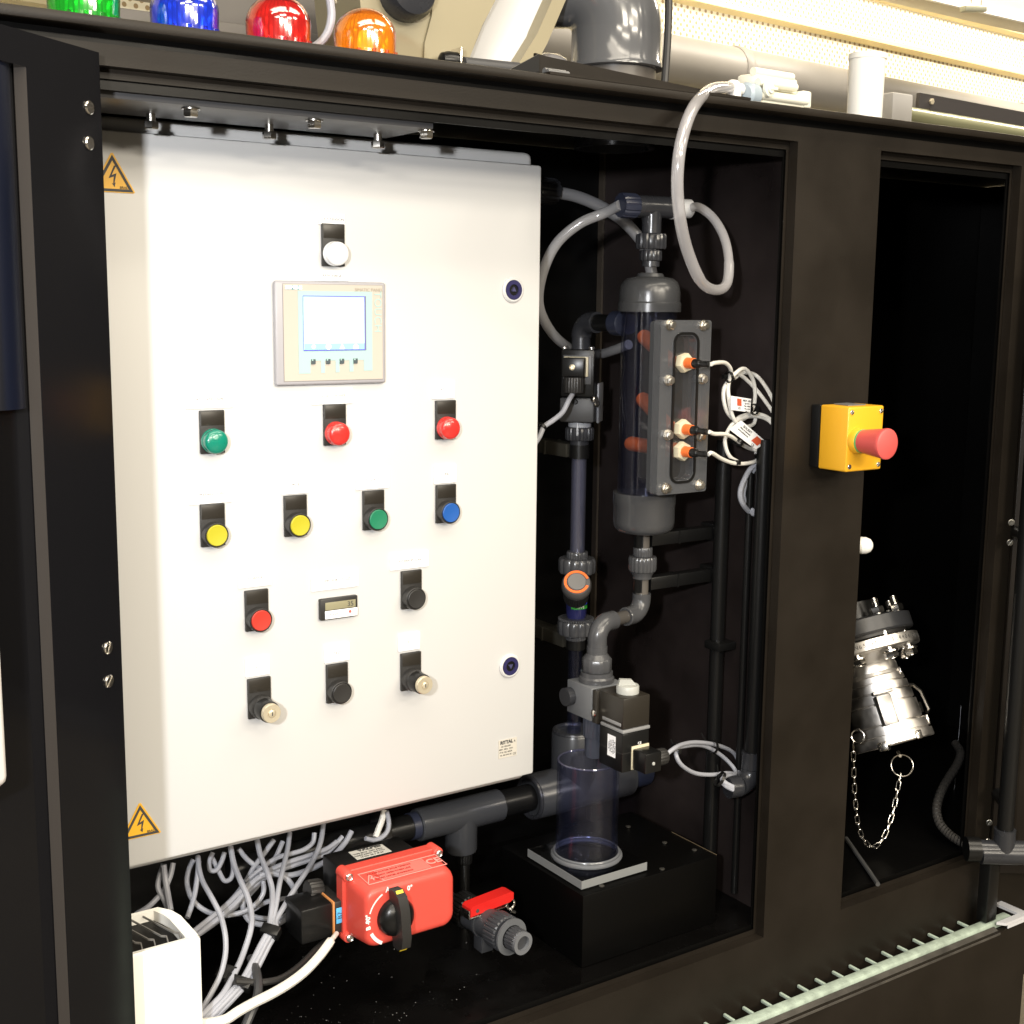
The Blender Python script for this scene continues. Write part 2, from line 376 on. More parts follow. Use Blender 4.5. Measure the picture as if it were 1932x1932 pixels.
# ================================================================== the black cabinet
ZB, ZT = .573, 1.657            # both openings, bottom and top
cab = thing('equipment_cabinet', 'large black plastic cabinet with two open bays holding pipes and a white control box', 'cabinet', (1.0, .2, .2))
g = G(); g.holes([-.35, .365, 1.265, 1.4225, 1.731, 1.80], [.2, ZB, ZT, 1.676], {(1, 1), (3, 1)}, 0, .015)
g.obj('front_frame', BP, cab)
g = G(); g.holes([.30, .367, 1.2605, 1.299], [.50, ZB + .007, ZT - .009, 1.672], {(1, 1)}, .0156, .0165)
g.holes([1.4225, 1.432, 1.7265, 1.79], [.50, ZB + .007, ZT - .009, 1.672], {(1, 1)}, .0156, .0165); g.obj('inner_frame', BP, cab)
g = G(); g.holes([.302, .368, 1.2590, 1.298], [.505, ZB + .013, ZT - .018, 1.67], {(1, 1)}, .0195, .0215)
g.holes([1.424, 1.434, 1.7235, 1.788], [.505, ZB + .013, ZT - .018, 1.67], {(1, 1)}, .0195, .0215); g.obj('door_seal', BPI, cab)
g = G(); g.box(.0, 2.3, -.022, .47, 1.6855, 1.6955, .0025); g.obj('top_panel', BP, cab)
g = G(); g.box(-.3, 1.8, .004, .012, 1.676, 1.6854); g.obj('top_gap', BPI, cab)
g = G(); g.box(-.35, 2.262, .452, .464, .2, 1.685); g.obj('back_panel', BPI, cab)
g = G(); g.box(1.30, 1.312, .033, .451, .2, 1.684); g.obj('partition', mat('scuffed_black_partition', (.018, .0138, .0132), .38, spec=.26, var=.6, vscale=5, rvar=.12, bump=.1, bscale=30), cab)
g = G(); g.box(.285, .298, .033, .451, .2, 1.684); g.obj('side_panel', BPI, cab)
g = G(); g.box(2.25, 2.262, .033, .451, .2, 1.684); g.obj('side_panel', BPI, cab)
g = G(); g.box(1.80, 2.3, .0, .015, A(1905, 1850, 0).z, 1.684); g.obj('side_front', BP, cab)
g = G(); g.box(.30, 1.299, .0225, .451, .573, .585); g.obj('floor_panel', FLOORM, cab)
g = G(); g.box(1.313, 2.249, .0225, .451, .573, .585); g.obj('floor_panel', BPI, cab)
# rear corner posts
g = G(); g.box(1.2955, 1.2995, .44, .4515, .586, 1.684); g.obj('corner_strip', mat('brown_corner_strip', (.05, .04, .03), .5), cab)
# left door, opened out towards the viewer
a = math.atan2(.593, .805); E = V((-math.cos(a), -math.sin(a), 0)); NN = V((math.sin(a), -math.cos(a), 0)); H = V((.371, -.02, 0))
def dT(h, e, n): return M(((e.x, -n.x, 0, h.x), (e.y, -n.y, 0, h.y), (0, 0, 1, 0), (0, 0, 0, 1)))
TD = dT(H, E, NN)               # x along the door, -y out of its face, z up
def slot_screw(p, d, r, parent, m=None, ang=0.3, name='screw'):
    g = G(); d = V(d).normalized(); x, y, z = basis(d); p = V(p); T = M(((x.x, y.x, d.x, p.x), (x.y, y.y, d.y, p.y), (x.z, y.z, d.z, p.z), (0, 0, 0, 1))) @ M.Rotation(ang, 4, 'Z')
    n = 20; sl = .14*r
    for sgn in (1, -1):         # two half heads with the driver slot between them
        top = []; pts = [(-math.sqrt(r*r - sl*sl), sl*sgn)] + [(r*math.cos(t)*sgn, 0) for t in ()]
        arc = [(r*math.cos(math.pi*i/n), max(sl, r*math.sin(math.pi*i/n))*sgn) for i in range(n + 1)]
        g.rings([[T @ V((q[0], q[1], 0)) for q in arc], [T @ V((q[0]*.96, q[1]*.96 + .04*sl*sgn, r*.18)) for q in arc], [T @ V((q[0]*.8, max(sl, abs(q[1])*.8)*sgn, r*.3)) for q in arc]])
    g.box(-r*.97, r*.97, -sl, sl, 0, r*.1, 0, T)
    return g.obj(name, m or STEEL, parent)
s1 = .0955
g = G(); g.holes([0, s1, .56, .64], [.42, .55, 1.636, 1.664], {(1, 1)}, 0, .0135)
for v in g.b.verts: v.co = TD @ v.co
bmesh.ops.bevel(g.b, geom=[e for e in g.b.edges if len(e.link_faces) == 2 and e.calc_face_angle() > .5], offset=.002, segments=2, profile=.5, affect='EDGES')
door = g.obj('door', BGL, cab); door['label'] = 'glossy black cabinet door swung open at the left'
cn_ = H + E*.124 - NN*.0325; zlow = onP(20, 772, H - NN*.010, NN).z
g = G(); g.cyl((cn_.x, cn_.y, zlow), (cn_.x, cn_.y, 1.636), .030, n=56); navy = g.obj('sheen_cylinder', mat('navy_sheen_cylinder', (.0011, .0026, .0095), .40, spec=.35), door)  # added navy cylinder; its highlight stands in for a bluish sheen on the door
g = G(); g.holes([s1 - .001, s1 + .0005, .56, .562], [.548, .5495, 1.6365, 1.638], {(1, 1)}, .0008, .0132)
for v in g.b.verts: v.co = TD @ v.co
g.obj('window_reveal', mat('brown_grey_reveal', (.038, .032, .027), .55), door)
g = G(); g.box(s1 - .03, .6, .0140, .02, .52, 1.65, 0, TD); g.obj('door_panel', BGL, door)
for (x, y), an in zip(((168, 203), (168, 270), (203, 1222), (205, 1285)), (0.0, .25, 1.2, .9)):
    slot_screw(onP(x, y, H + NN*.0005, NN), NN, .0062, door, BRITE, an)
# right door with its hinge screws
H2 = V((1.746, -.02, 0)); E2 = V((math.cos(a), -math.sin(a), 0)); N2 = V((-math.sin(a), -math.cos(a), 0))
TD2 = M(((E2.x, -N2.x, 0, H2.x), (E2.y, -N2.y, 0, H2.y), (0, 0, 1, 0), (0, 0, 0, 1)))
g = G(); g.box(.0, .6, 0, .014, onP(1880, 1648, H2, N2).z, 1.650, .002, TD2)
door2 = g.obj('door', BP, cab); door2['label'] = 'matt black cabinet door swung open at the right edge'
for (x, y), an in zip(((1908, 986), (1905.5, 1023.5), (1866.5, 1552)), (.2, .9, .9)):
    slot_screw(onP(x, y, H2 + N2*.0005, N2), N2, .0052, door2, mat('dull_screw', (.34, .33, .30), .35, metal=1) if 'dull_screw' not in MATS else MATS['dull_screw'], an)
p = onP(1863, 1600, H2, N2)
g = G(); g.box(-.014, .012, -.020, 0, .4845, p.z + .01, .002, M.Translation((p.x - .004, p.y, 0))); g.obj('hinge_post', BKS, cab)

# small wall marks of the partition bay: conduits
def conduit(x, y, z0, z1, r, label, m=BKS):
    g = G(); g.cyl((x, y, z0), (x, y, z1), r, n=20); tag(g.obj('conduit', m, loc=(x, y, z0)), label, 'conduit', 'black upright conduits in the middle bay')
c1 = onX(1357, 1100, 1.282); c2 = onX(1428, 1200, 1.282)
conduit(c1.x, c1.y, .60, 1.262, .0105, 'black upright conduit left of the two beside the partition wall')
conduit(c2.x, c2.y, .8275, 1.27, .0105, 'black upright conduit near the pillar that ends in a grey elbow')
c3 = onX(1404, 1200, 1.290)
conduit(c3.x, c3.y, .60, 1.225, .005, 'thin black upright conduit between the two thicker ones')
# clamp for the left conduit
g = G(); p = onX(1375, 1215, 1.295); g.box(p.x - .03, p.x + .004, p.y - .012, p.y + .02, p.z - .006, p.z + .006, .002); tag(g.obj('conduit_clamp', BKS), 'black clamp block holding the upright conduits to the partition', 'clamp')
# grey elbow at the foot of that conduit
p = V((c2.x, c2.y, .815))
t = thing('conduit_elbow', 'dark grey pipe elbow at the foot of the right conduit', 'pipe elbow', p - V((0, 0, .06)))
g = G(); g.cyl(p + V((0, 0, -.012)), p + V((0, 0, .012)), .0145, n=22); g.bend(p + V((-.022, 0, -.0125)), (0, 0, -1), (-1, 0, 0), .022, .0145, n=22); g.obj('elbow_body', PVCD, t)
g = G(); g.cyl(p + V((-.0225, 0, -.0345)), p + V((-.041, .004, -.0345)), .0155, n=22); g.obj('collar', PVCD, t)

# rails and things on the cabinet top
g = G(); g.box(.52, 1.02, .43, .452, 1.6965, 1.800, .002); g.box(.56, 1.02, .40, .4295, 1.6965, 1.755, .002); g.box(.60, 1.02, .455, .50, 1.6965, 1.95, .002)
tag(g.obj('rear_rail', mat('brown_grey_rail', (.060, .052, .044), .5, var=.15, vscale=12)), 'black stepped rail along the back edge of the cabinet top behind the beacons', 'rail')
g = G(); g.box(1.06, 1.44, .40, .45, 1.6965, 1.760, .002)
tag(g.obj('rear_rail', BP), 'black rail on the cabinet top behind the grey vent pipe', 'rail')
# lifted seal profile
r0 = A(985, 142, -.015); r1 = A(1033, 128, -.015); r2 = A(1180, 150, .0)
t = thing('rail_profile', 'black rubber edge profile lying on the cabinet top with a lifted open end', 'profile', (r1.x, -.01, 1.696))
g = G()
g.prism([(0, 0), (.30, 0), (.30, .008), (.015, .024), (0, .026)], (r1.x, .012, 1.6957), (1, 0, 0), (0, 0, 1), .004); g.prism([(0, 0), (.30, 0), (.30, .003), (0, .003)], (r1.x, .008, 1.6957), (1, 0, 0), (0, 0, 1), .028); g.obj('profile_strip', BP, t)
g = G(); g.prism([(-.045, 0), (0, 0), (0, .024)], (r1.x, .004, 1.6957), (1, 0, 0), (0, 0, 1), .003); g.obj('lifted_flap', BKS, t)
g = G(); g.tube([V((r1.x + .002, -.006, 1.7005)), V((r1.x + .03, -.006, 1.7005))], .004, n=10, smooth=False); g.tube([V((r1.x + .002, -.012, 1.699)), V((r1.x + .03, -.012, 1.699))], .0035, n=10, smooth=False); g.obj('seal_bulb', mat('grey_rubber', (.12, .12, .12), .5), t)

# ================================================================== drain trough at the foot
t = thing('drain_trough', 'black drain trough along the foot of the cabinet with a pale green grating', 'drain trough', (1.4, -.03, .2))
g = G(); g.box(.75, 1.812, -.052, -.0425, .08, .4735, .001); g.obj('front_panel', BP, t)
g = G(); g.box(1.802, 1.812, -.0420, .010, .08, .480, .001); g.obj('end_panel', BP, t)
g = G(); g.prism([(1.7985, .012), (1.8145, .012), (1.8145, -.0535), (1.752, -.0535), (1.7425, -.0425), (1.7985, -.0425)], (0, 0, .4805), (1, 0, 0), (0, 1, 0), .0045)
g.box(1.757, 1.8143, -.0537, -.0523, .4745, .4800); es_ = g.obj('corner_trim', mat('white_corner_trim', (.62, .62, .64), .4), t); es_['label'] = 'white trim at the right corner of the trough'
g = G(); g.prism([(-.0530, .4685), (-.0400, .4740), (-.0400, .4770), (-.0530, .4715)], (.75, 0, 0), (0, 1, 0), (0, 0, 1), .990); g.obj('front_lip', mat('dull_grey_lip', (.085, .078, .068), .4, metal=.3, var=.35, vscale=25), t)
g = G(); g.box(.75, 1.788, -.0390, -.0225, .470, .4830, .003); g.obj('grating_rim', GRT, t)
base = None
for i in range(28):
    x = 1.700 - .0362*i
    if base is None:
        g = G(); g.box(x - .0020, x + .0020, -.0220, -.0015, .4770, .4815, .0008); base = g.obj('grating_bar', GRT, t)
    else:
        b = base.copy(); COL.objects.link(b); b.parent = t; b.location.x -= .0362*i; b.location.z += random.uniform(-.001, .001)
g = G(); g.box(.75, 1.800, -.0420, -.001, .44, .446); g.obj('trough_bottom', GRTD, t)
# ================================================================== white control enclosure
YE = .155
enc = thing('control_enclosure', 'white metal control box with touch screen and coloured buttons in the open left bay', 'control box', (.675, .26, .81))
g = G(); g.box(.3755, .9775, .176, .38, .809, 1.638, .009, seg=3); g.obj('body', WHITE, enc)
g = G(); g.box(.3775, .9755, YE, .1715, .8235, 1.6205, .0035); g.obj('door', WHITE, enc)
g = G(); g.box(.39, .962, .1716, .1758, .836, 1.608); g.obj('door_gasket', BK, enc)
def disc(g, p, r, y0, y1, n=32): return g.cyl((p.x, y0, p.z), (p.x, y1, p.z), r, n=n)
for px, py, rot in ((967, 547, 0), (961, 1256, math.pi)):
    p = A(px, py, YE)
    g = G(); g.lathe((p.x, YE, p.z), (0, -1, 0), [(.0160, 0), (.0160, .0015), (.0140, .0032), (.0125, .0032), (.0122, .0012)], 36); lk = g.obj('lock', WHITE, enc)
    g = G(); g.pipe((p.x, YE - .0015, p.z), (0, -1, 0), .0120, .0070, .0022, 32); g.obj('lock_ring', NAVY, lk)
    g = G(); g.cyl((p.x, YE - .0012, p.z), (p.x, YE - .002, p.z), .0071, n=24); g.obj('lock_well', BKS, lk)
    g = G(); g.lathe((p.x, YE - .002, p.z), (0, -1, 0), [(.0042, 0), (.0036, .002)], 3, rot=math.pi/2 + rot); g.obj('triangle_insert', mat('navy_insert', (.05, .05, .12), .4) if 'navy_insert' not in MATS else MATS['navy_insert'], lk)
# warning signs: yellow triangle, black border, bolt
def rounded_tri(s, h):
    return [(-s/2, 0), (s/2, 0), (0, h)]
def warn(cx, zb, lab, tilt=0):
    s, h = .0455, .0395; y = YE - .0004; X, Z = (1, 0, 0), (0, 0, 1)
    g = G(); g.prism([(-s/2, .0012), (-s/2 + .0012, 0), (s/2 - .0012, 0), (s/2, .0012), (.0012, h), (-.0012, h)], (cx, y, zb), X, Z, .0004); sg = g.obj('warning_sign', SIGN, enc); sg['label'] = lab
    def tri(k, dy):
        cz = h*.335; return [((px)*k, cz + (pz - cz)*k) for px, pz in ((-s/2, 0), (s/2, 0), (0, h))]
    o_, i_ = tri(.93, 0), tri(.72, 0); g = G()
    for q in range(3):
        a_, b_ = o_[q], o_[(q+1) % 3]; c_, d_ = i_[(q+1) % 3], i_[q]; g.prism([a_, b_, c_, d_], (cx, y - .00045, zb), X, Z, .0003)
    g.obj('border', DINK, sg)
    g = G(); zc = zb + .0055
    bolt = [(.0018, .0215), (-.0048, .0085), (.0012, .0105), (.0003, .0035), (-.0012, .0036), (.0018, 0), (.0030, .0046), (.0018, .0042), (.0044, .0140), (-.0012, .0118), (.0042, .0215)]
    bolt = [(bx*.9, bz) for bx, bz in bolt]
    g.prism(bolt, (cx, y - .00045, zc), X, Z, .0003); g.obj('bolt_symbol', DINK, sg)
    text('BRADY', .0035, (cx + .0125, y - .00075, zb + .0052), sg, DINK)
warn(A(211, 300, YE).x, A(230, 364, YE).z, 'yellow high voltage triangle at the top left of the white door')
warn(A(264, 1530, YE).x, A(275, 1577, YE).z, 'yellow high voltage triangle at the bottom left of the white door')
# name plates
def plate(px, py, wd, hg, body, lab, size=.0042, m=INK):
    p = A(px, py, YE)
    wx = (A(px + wd/2, py, YE) - A(px - wd/2, py, YE)).length; hz = (A(px, py - hg/2, YE) - A(px, py + hg/2, YE)).length
    g = G(); g.box(p.x - wx/2, p.x + wx/2, YE - .0020, YE - .0001, p.z - hz/2, p.z + hz/2, .0003); o = g.obj('name_plate', LBL, enc); o['label'] = lab
    text(body, size*1.08, (p.x, YE - .0021, p.z), o, m); return o
plate(625, 414, 49, 20, 'SOUS TENSION', 'white label plate above the white power lamp', .0040, mat('grey_ink', (.10, .10, .10), .6))
plate(625, 520.5, 66, 19, 'AFFICHAGE', 'white label plate on the top edge of the touch screen', .0044)
plate(395, 753, 89, 34, 'ATTENTE CAME', 'wide white label plate above the green domed lamp')
plate(626.5, 747, 77, 30, 'DEFAUT POMPE', 'white label plate above the left red domed lamp', .0044, mat('pale_red_ink', (.55, .16, .14), .6))
plate(835.5, 735, 42, 34, 'ATU', 'small white label plate above the right red domed lamp')
plate(397, 932, 80, 35, 'PREPARATION', 'white label plate above the left yellow button')
plate(556, 914, 52, 34, 'PRISE', 'white label plate above the right yellow button')
plate(702, 905, 62, 34, 'CYCLE AUTO', 'white label plate above the green button', .0038)
plate(839, 894, 41, 34, 'FOND', 'small white label plate above the blue button')
plate(480, 1090, 62, 33, 'VIDANGE', 'white label plate above the flat red button')
plate(631, 1094, 88, 33, 'COMPTEUR CYCLES', 'wide white label plate above the small counter', .0042)
plate(771.5, 1057, 71, 30, 'INTERRUPTION', 'white label plate above the upper black button')
plate(485, 1257, 45, 34, '0-1', 'white label plate above the left key switch')
plate(635, 1231, 46, 33, 'TEST', 'white label plate above the lower black button')
plate(771, 1210, 40, 32, '0-1', 'white label plate above the right key switch')
# buttons
def lamp_mat(name, col, glow=0): return mat(name, col, .22, coat=.5, bump=.25, bscale=420, emit=glow)
DG = lamp_mat('green_lamp_lens', (.004, .19, .125)); DR = lamp_mat('red_lamp_lens', (.62, .030, .025)); DW = lamp_mat('white_lamp_lens', (.88, .88, .88))
FY = mat('yellow_button_cap', (.42, .38, .02), .4, bump=.1, bscale=500); FG = mat('green_button_cap', (.012, .17, .085), .4, bump=.1, bscale=500)
FB = mat('blue_button_cap', (.012, .085, .33), .4, bump=.1, bscale=500); FR = mat('red_button_cap', (.46, .035, .022), .4, bump=.1, bscale=500)
def holder(x0, y0, x1, y1, lab, name='push_button'):
    p = A((x0 + x1)/2, (y0 + y1)/2, YE); hw, hh = .0141, .0238
    g = G(); g.box(p.x - hw, p.x + hw, YE - .0045, YE - .0002, p.z - hh, p.z + hh, .0008)
    o = g.obj(name, BK, enc); o['label'] = lab
    g = G(); g.box(p.x - hw + .0012, p.x + hw - .0012, YE - .0050, YE - .0046, p.z + .0075, p.z + hh - .0012, .0001); g.obj('legend_insert', BRK, o)
    return o, V((p.x, YE - .0045, p.z - .0098))
def dome(box, lab, m):
    o, c = holder(*box, lab, 'indicator_lamp')
    g = G(); g.lathe(c, (0, -1, 0), [(.0139, 0), (.0139, .003), (.0134, .004)], 32); g.obj('collar', m, o)
    prof = [(.0132, 0), (.0134, .006)] + [(.0134*math.cos(t), .006 + .0052*math.sin(t)) for t in [math.pi/2*i/8 for i in range(1, 9)]]
    g = G(); g.lathe(c + V((0, -.0041, 0)), (0, -1, 0), prof, 40); g.obj('lens', m, o)
def flat(box, lab, m):
    o, c = holder(*box, lab)
    g = G(); g.lathe(c, (0, -1, 0), [(.0140, 0), (.0140, .005), (.0138, .0100), (.0130, .0108), (.0126, .0108), (.0122, .009)], 36); g.obj('collar', BK, o)
    g = G(); g.lathe(c + V((0, -.0091, 0)), (0, -1, 0), [(.0119, 0), (.0119, .0022), (.0112, .0028), (.006, .0023), (.0001, .0021)], 36); g.obj('cap', m, o)
def key(box, lab):
    o, c = holder(*box, lab, 'key_switch')
    g = G(); g.lathe(c, (0, -1, 0), [(.0141, 0), (.0141, .007), (.0132, .010), (.0122, .011)], 36); g.obj('collar', BK, o)
    g = G(); g.lathe(c + V((0, -.0111, 0)), (0, -1, 0), [(.0125, 0), (.0125, .016), (.0118, .0172)], 36); g.obj('barrel', BKS, o)
    g = G(); g.lathe(c + V((0, -.0284, 0)), (0, -1, 0), [(.0112, 0), (.0112, .0042), (.0104, .0052), (.0052, .0050), (.0050, .0042), (.0044, .0042), (.0042, .0058), (.0028, .0064)], 40); g.obj('lock_face', NICK, o)
    g = G(); q = c + V((0, -.0350, 0)); g.box(q.x - .0006, q.x + .0006, q.y, q.y + .0006, q.z - .0022, q.z + .0022); g.obj('keyhole', DINK, o)
dome((604, 424, 649, 501), 'white domed lamp alone above the touch screen', DW)
dome((375, 776, 422, 853), 'green domed lamp below the wide label at left', DG)
dome((607, 765, 652, 837), 'red domed lamp straight below the touch screen', DR)
dome((818, 757, 859, 826), 'red domed lamp at the right end of the upper row', DR)
flat((375, 952, 424, 1028), 'yellow flat button below the green domed lamp', FY)
flat((533, 935, 578, 1009), 'yellow flat button second in its row', FY)
flat((681, 925, 724, 998), 'green flat button between the yellow and blue ones', FG)
flat((819, 914, 859, 985), 'blue flat button', FB)
flat((458, 1112, 507, 1188), 'dark red flat button left of the counter', FR)
flat((753, 1076, 795, 1146), 'black flat button right of the counter', BK)
key((466, 1278, 509, 1352), 'key switch at the lower left of the door')
flat((613, 1251, 655, 1323), 'black flat button between the two key switches', BK)
key((753, 1230, 793, 1300), 'key switch at the lower right of the door')
# counter
p = A(635.5, 1145, YE); hw, hh = .0245, .0128
g = G(); g.box(p.x - hw, p.x + hw, YE - .0065, YE - .0002, p.z - hh, p.z + hh, .0012); o = g.obj('counter', BK, enc); o['label'] = 'small black hour counter with an olive display'
g = G(); g.box(p.x - hw + .006, p.x + hw - .003, YE - .0071, YE - .0066, p.z - .001, p.z + hh - .0045, .0002); g.obj('display', LCD, o)
g = G(); g.box(p.x - hw + .0055, p.x + hw - .001, YE - .0078, YE - .0066, p.z - hh + .0012, p.z - .0018, .0004); s_ = g.obj('name_strip', LBL, o)
text('35', .0085, (p.x + .0145, YE - .0072, p.z + .0035), o, DINK)
text('CROUZET', .0033, (p.x - .008, YE - .0079, p.z - .0065), o, INK)
g = G(); disc(g, V((p.x + .0135, 0, p.z - .0055)), .0019, YE - .0084, YE - .0079, 16); g.obj('reset_dot', mat('red_dot', (.75, .12, .10), .5), o)
# touch panel
p = A(621, 628.5, YE); HW, HH = .0700, .0585
g = G(); g.box(p.x - HW, p.x + HW, YE - .0075, YE - .0002, p.z - HH, p.z + HH, .003, seg=3); hm = g.obj('touch_panel', HMIG, enc); hm['label'] = 'grey framed touch screen panel with four small keys'
def U(u): return p.x - HW + 2*HW*u
def W(v): return p.z + HH - 2*HH*v
def prect(u0, v0, u1, v1, d, name, m, th=.0003):
    g = G(); g.box(U(u0), U(u1), YE - .0076 - d - th, YE - .0076 - d, W(v1), W(v0), 0); return g.obj(name, m, hm)
prect(.066, .026, .970, .962, 0, 'groove', mat('fascia_groove', (.25, .23, .22), .6))
prect(.070, .031, .966, .957, .0004, 'fascia', HMIB)
tl = [(.195, .093), (.868, .093), (.868, .872), (.785, .872), (.785, .765), (.690, .765), (.690, .878), (.652, .878), (.652, .765), (.562, .765), (.562, .882), (.525, .882), (.525, .765), (.430, .765), (.430, .885), (.392, .885), (.392, .765), (.300, .765), (.300, .888), (.195, .888)]
g = G(); g.prism([(U(u) - p.x, W(v) - p.z) for u, v in tl], (p.x, YE - .00845, p.z), (1, 0, 0), (0, 0, 1), .0003); g.obj('teal_field', TEAL, hm)
prect(.240, .138, .808, .668, .0012, 'screen_bevel', mat('bevel_violet', (.16, .15, .24), .4))
prect(.238, .140, .796, .666, .0017, 'screen_edge', mat('screen_blue', (.10, .08, .62), .3, emit=.5))
prect(.240, .148, .788, .658, .0022, 'screen', mat('screen_white', (.46, .66, .72), .3, emit=.55))
SB = mat('screen_bar', (.24, .44, .70), .3, emit=.6)
prect(.242, .150, .786, .190, .0027, 'title_bar', mat('screen_title', (.36, .56, .72), .3, emit=.6)); prect(.244, .598, .786, .656, .0027, 'button_bar', SB)
for i, u in enumerate((.322, .455, .580, .705)):
    g = G()
    c = V((U(u), YE - .0076 - .0032, W(.628)))
    if i == 2: g.prism([(-.0036, -.003), (.0036, -.003), (0, .0035)], c, (1, 0, 0), (0, 0, 1), .0002)
    elif i == 3: g.prism([(-.0034, -.003), (.0034, -.003), (.0034, .0005), (0, .0032), (-.0034, .0005)], c, (1, 0, 0), (0, 0, 1), .0002)
    else: g.cyl(c, c + V((0, -.0002, 0)), .0025 + .001*i, n=20)
    g.obj('screen_icon', MATS['screen_icon_white'] if 'screen_icon_white' in MATS else mat('screen_icon_white', (.6, .75, .8), .3, emit=.6), hm)
    k = prect(u - .018, .748, u + .018, .796, .0014, 'key', mat('slate_key', (.07, .09, .10), .3) if 'slate_key' not in MATS else MATS['slate_key'], .0012)
    prect(u - .016, .750, u - .004, .764, .0029, 'key_mark', TEAL)
SI = mat('screen_faint', (.36, .58, .68), .3, emit=.55)
for (u0, v0, u1, v1) in ((.30, .30, .33, .35), (.37, .305, .54, .315), (.40, .33, .47, .345), (.51, .50, .56, .525), (.565, .54, .60, .56), (.63, .45, .66, .47), (.72, .41, .745, .43), (.63, .25, .65, .28), (.67, .33, .69, .36)):
    prect(u0, v0, u1, v1, .0027, 'screen_symbol', SI)
prect(.094, .046, .224, .083, .0010, 'logo_field', TEALD)
text('SIEMENS', .0056, (U(.159), YE - .0093, W(.0655)), hm, LBL, bold=.0002)
text('SIMATIC PANEL', .0053, (U(.838), YE - .0086, W(.077)), hm, mat('bezel_ink', (.36, .31, .24), .5))
text('TOUCH', .0135, (U(.918), YE - .0086, W(.290)), hm, TEAL, x=(0, 0, -1), y=(1, 0, 0))
# rating plate
p = A(957.5, 1411, YE)
g = G(); g.box(p.x - .0145, p.x + .0145, YE - .0006, YE - .0001, p.z - .0125, p.z + .0125); o = g.obj('rating_plate', mat('rating_grey', (.50, .47, .41), .5), enc)
text('RITTAL', .0062, (p.x - .002, YE - .0007, p.z + .0085), o, DINK, bold=.0003)
for i, s_ in enumerate(('AE 1060.500', '400V  50Hz  125A', 'IP 66  IEC 60529', 'Nr. 80 2104 35')): text(s_, .0029, (p.x - .003, YE - .0007, p.z + .0032 - .0040*i), o, DINK)
text('CE', .0042, (p.x + .0105, YE - .0007, p.z - .0095), o, DINK); text('R', .004, (p.x + .011, YE - .0007, p.z + .008), o, DINK)

# hanging bracket with its bolts
br = thing('mounting_bracket', 'dark mounting plate with bolts hanging under the cabinet top above the white box', 'bracket', (.56, .07, 1.633))
ALU = mat('dark_grey_plate', (.050, .050, .053), .36, bump=.05, bscale=300, rvar=.06, vscale=10)
g = G(); g.box(.345, .743, .030, .135, 1.6335, 1.6545, .001); g.obj('plate', ALU, br)
g = G(); g.box(.345, .735, .062, .13, 1.6546, 1.684); g.obj('spacer', BPI, br)
for px, py in ((360, 208), (593, 231), (804, 252)):
    q = A(px, py, .046); q.z = 1.6334
    g = G(); hexnut(g, q, (0, 0, -1), .0078, .0082, rot=.4); g.lathe(q, (0, 0, -1), [(.0092, 0), (.0092, .0012)], 20); g.obj('bolt', BRITE, br)
for px, py in ((285, 228), (508, 246), (713, 265)):
    q = A(px, py, .108); q.z = 1.6334
    g = G(); g.cyl(q, q + V((0, 0, -.012)), .0048, n=14); hexnut(g, q + V((0, 0, -.0075)), (0, 0, -1), .0078, .0075, rot=.2); g.obj('bolt', STEEL, br)
for px, py in ((365, 156), (595, 181), (807, 205)):
    q = A(px, py, .046); q.z = 1.6546
    g = G(); hexnut(g, q, (0, 0, 1), .0072, .0062); g.obj('nut', mat('dim_steel', (.30, .30, .31), .3, metal=1) if 'dim_steel' not in MATS else MATS['dim_steel'], br)
# ================================================================== on top of the cabinet
ZC = 1.6957
def beacon(px, col, core, lab, glow=0, Y=.062):
    p = A(px, 90, Y); p.z = ZC; nm = lab.split()[0]
    t = thing('signal_beacon', lab, 'signal light', p, 'signal beacons in a row on the cabinet top')
    g = G(); g.lathe(p, (0, 0, 1), [(.0372, 0), (.0372, .006), (.035, .009)], 40); g.obj('base', mat('beacon_base_' + nm, tuple(.35*c + .02 for c in core), .4), t)
    n = 34; prof = [(.0345, .0092), (.0340, .013), (.0322, .0135), (.0322, .030)] + [(.0322*math.cos(a_) , .030 + .0285*math.sin(a_)) for a_ in [math.pi/2*i/9 for i in range(1, 10)]]
    lens = clear('beacon_lens_' + nm, col, .8, .10, core, .16, .6)
    g = G(); x, y, z = basis((0, 0, 1)); rings = []
    for k, (r, h) in enumerate(prof):
        wv = .022 if 2 < k < 9 else 0
        rings.append([p + V((math.cos(2*math.pi*i/(2*n))*r*(1 + wv*(i % 2)), math.sin(2*math.pi*i/(2*n))*r*(1 + wv*(i % 2)), h)) for i in range(2*n)])
    g.rings(rings, cap=False); g.obj('lens', lens, t, ang=60)
    g = G(); prof2 = [(.0305, 0), (.0305, .022), (.0265, .033), (.020, .040), (.0001, .043)]; g.rings([[p + V((math.cos(math.pi*i/40)*r*(1 if i % 2 else .955), math.sin(math.pi*i/40)*r*(1 if i % 2 else .955), .0095 + h)) for i in range(80)] for r, h in prof2]); g.obj('inner_lens', clear('beacon_inner_' + nm, (.95, .95, .95), .5, .12, (.9, .9, .9), .55, .4), t)
    g = G(); g.lathe(p + V((0, 0, .014)), (0, 0, 1), [(.008, 0), (.0085, .012), (.006, .021), (.0001, .024)], 18); g.obj('bulb', mat('beacon_bulb_' + nm, (.85, .85, .8), .2) if not glow else mat('beacon_bulb_' + nm, (1.0, .80, .30), .3, emit=glow), t)
    g = G()
    for i in range(14):
        t_ = 2*math.pi*i/14; g.cyl(p + V((.0345*math.cos(t_), .0345*math.sin(t_), .009)), p + V((.0345*math.cos(t_), .0345*math.sin(t_), .0125)), .0022, n=8)
    g.obj('lens_studs', lens, t)
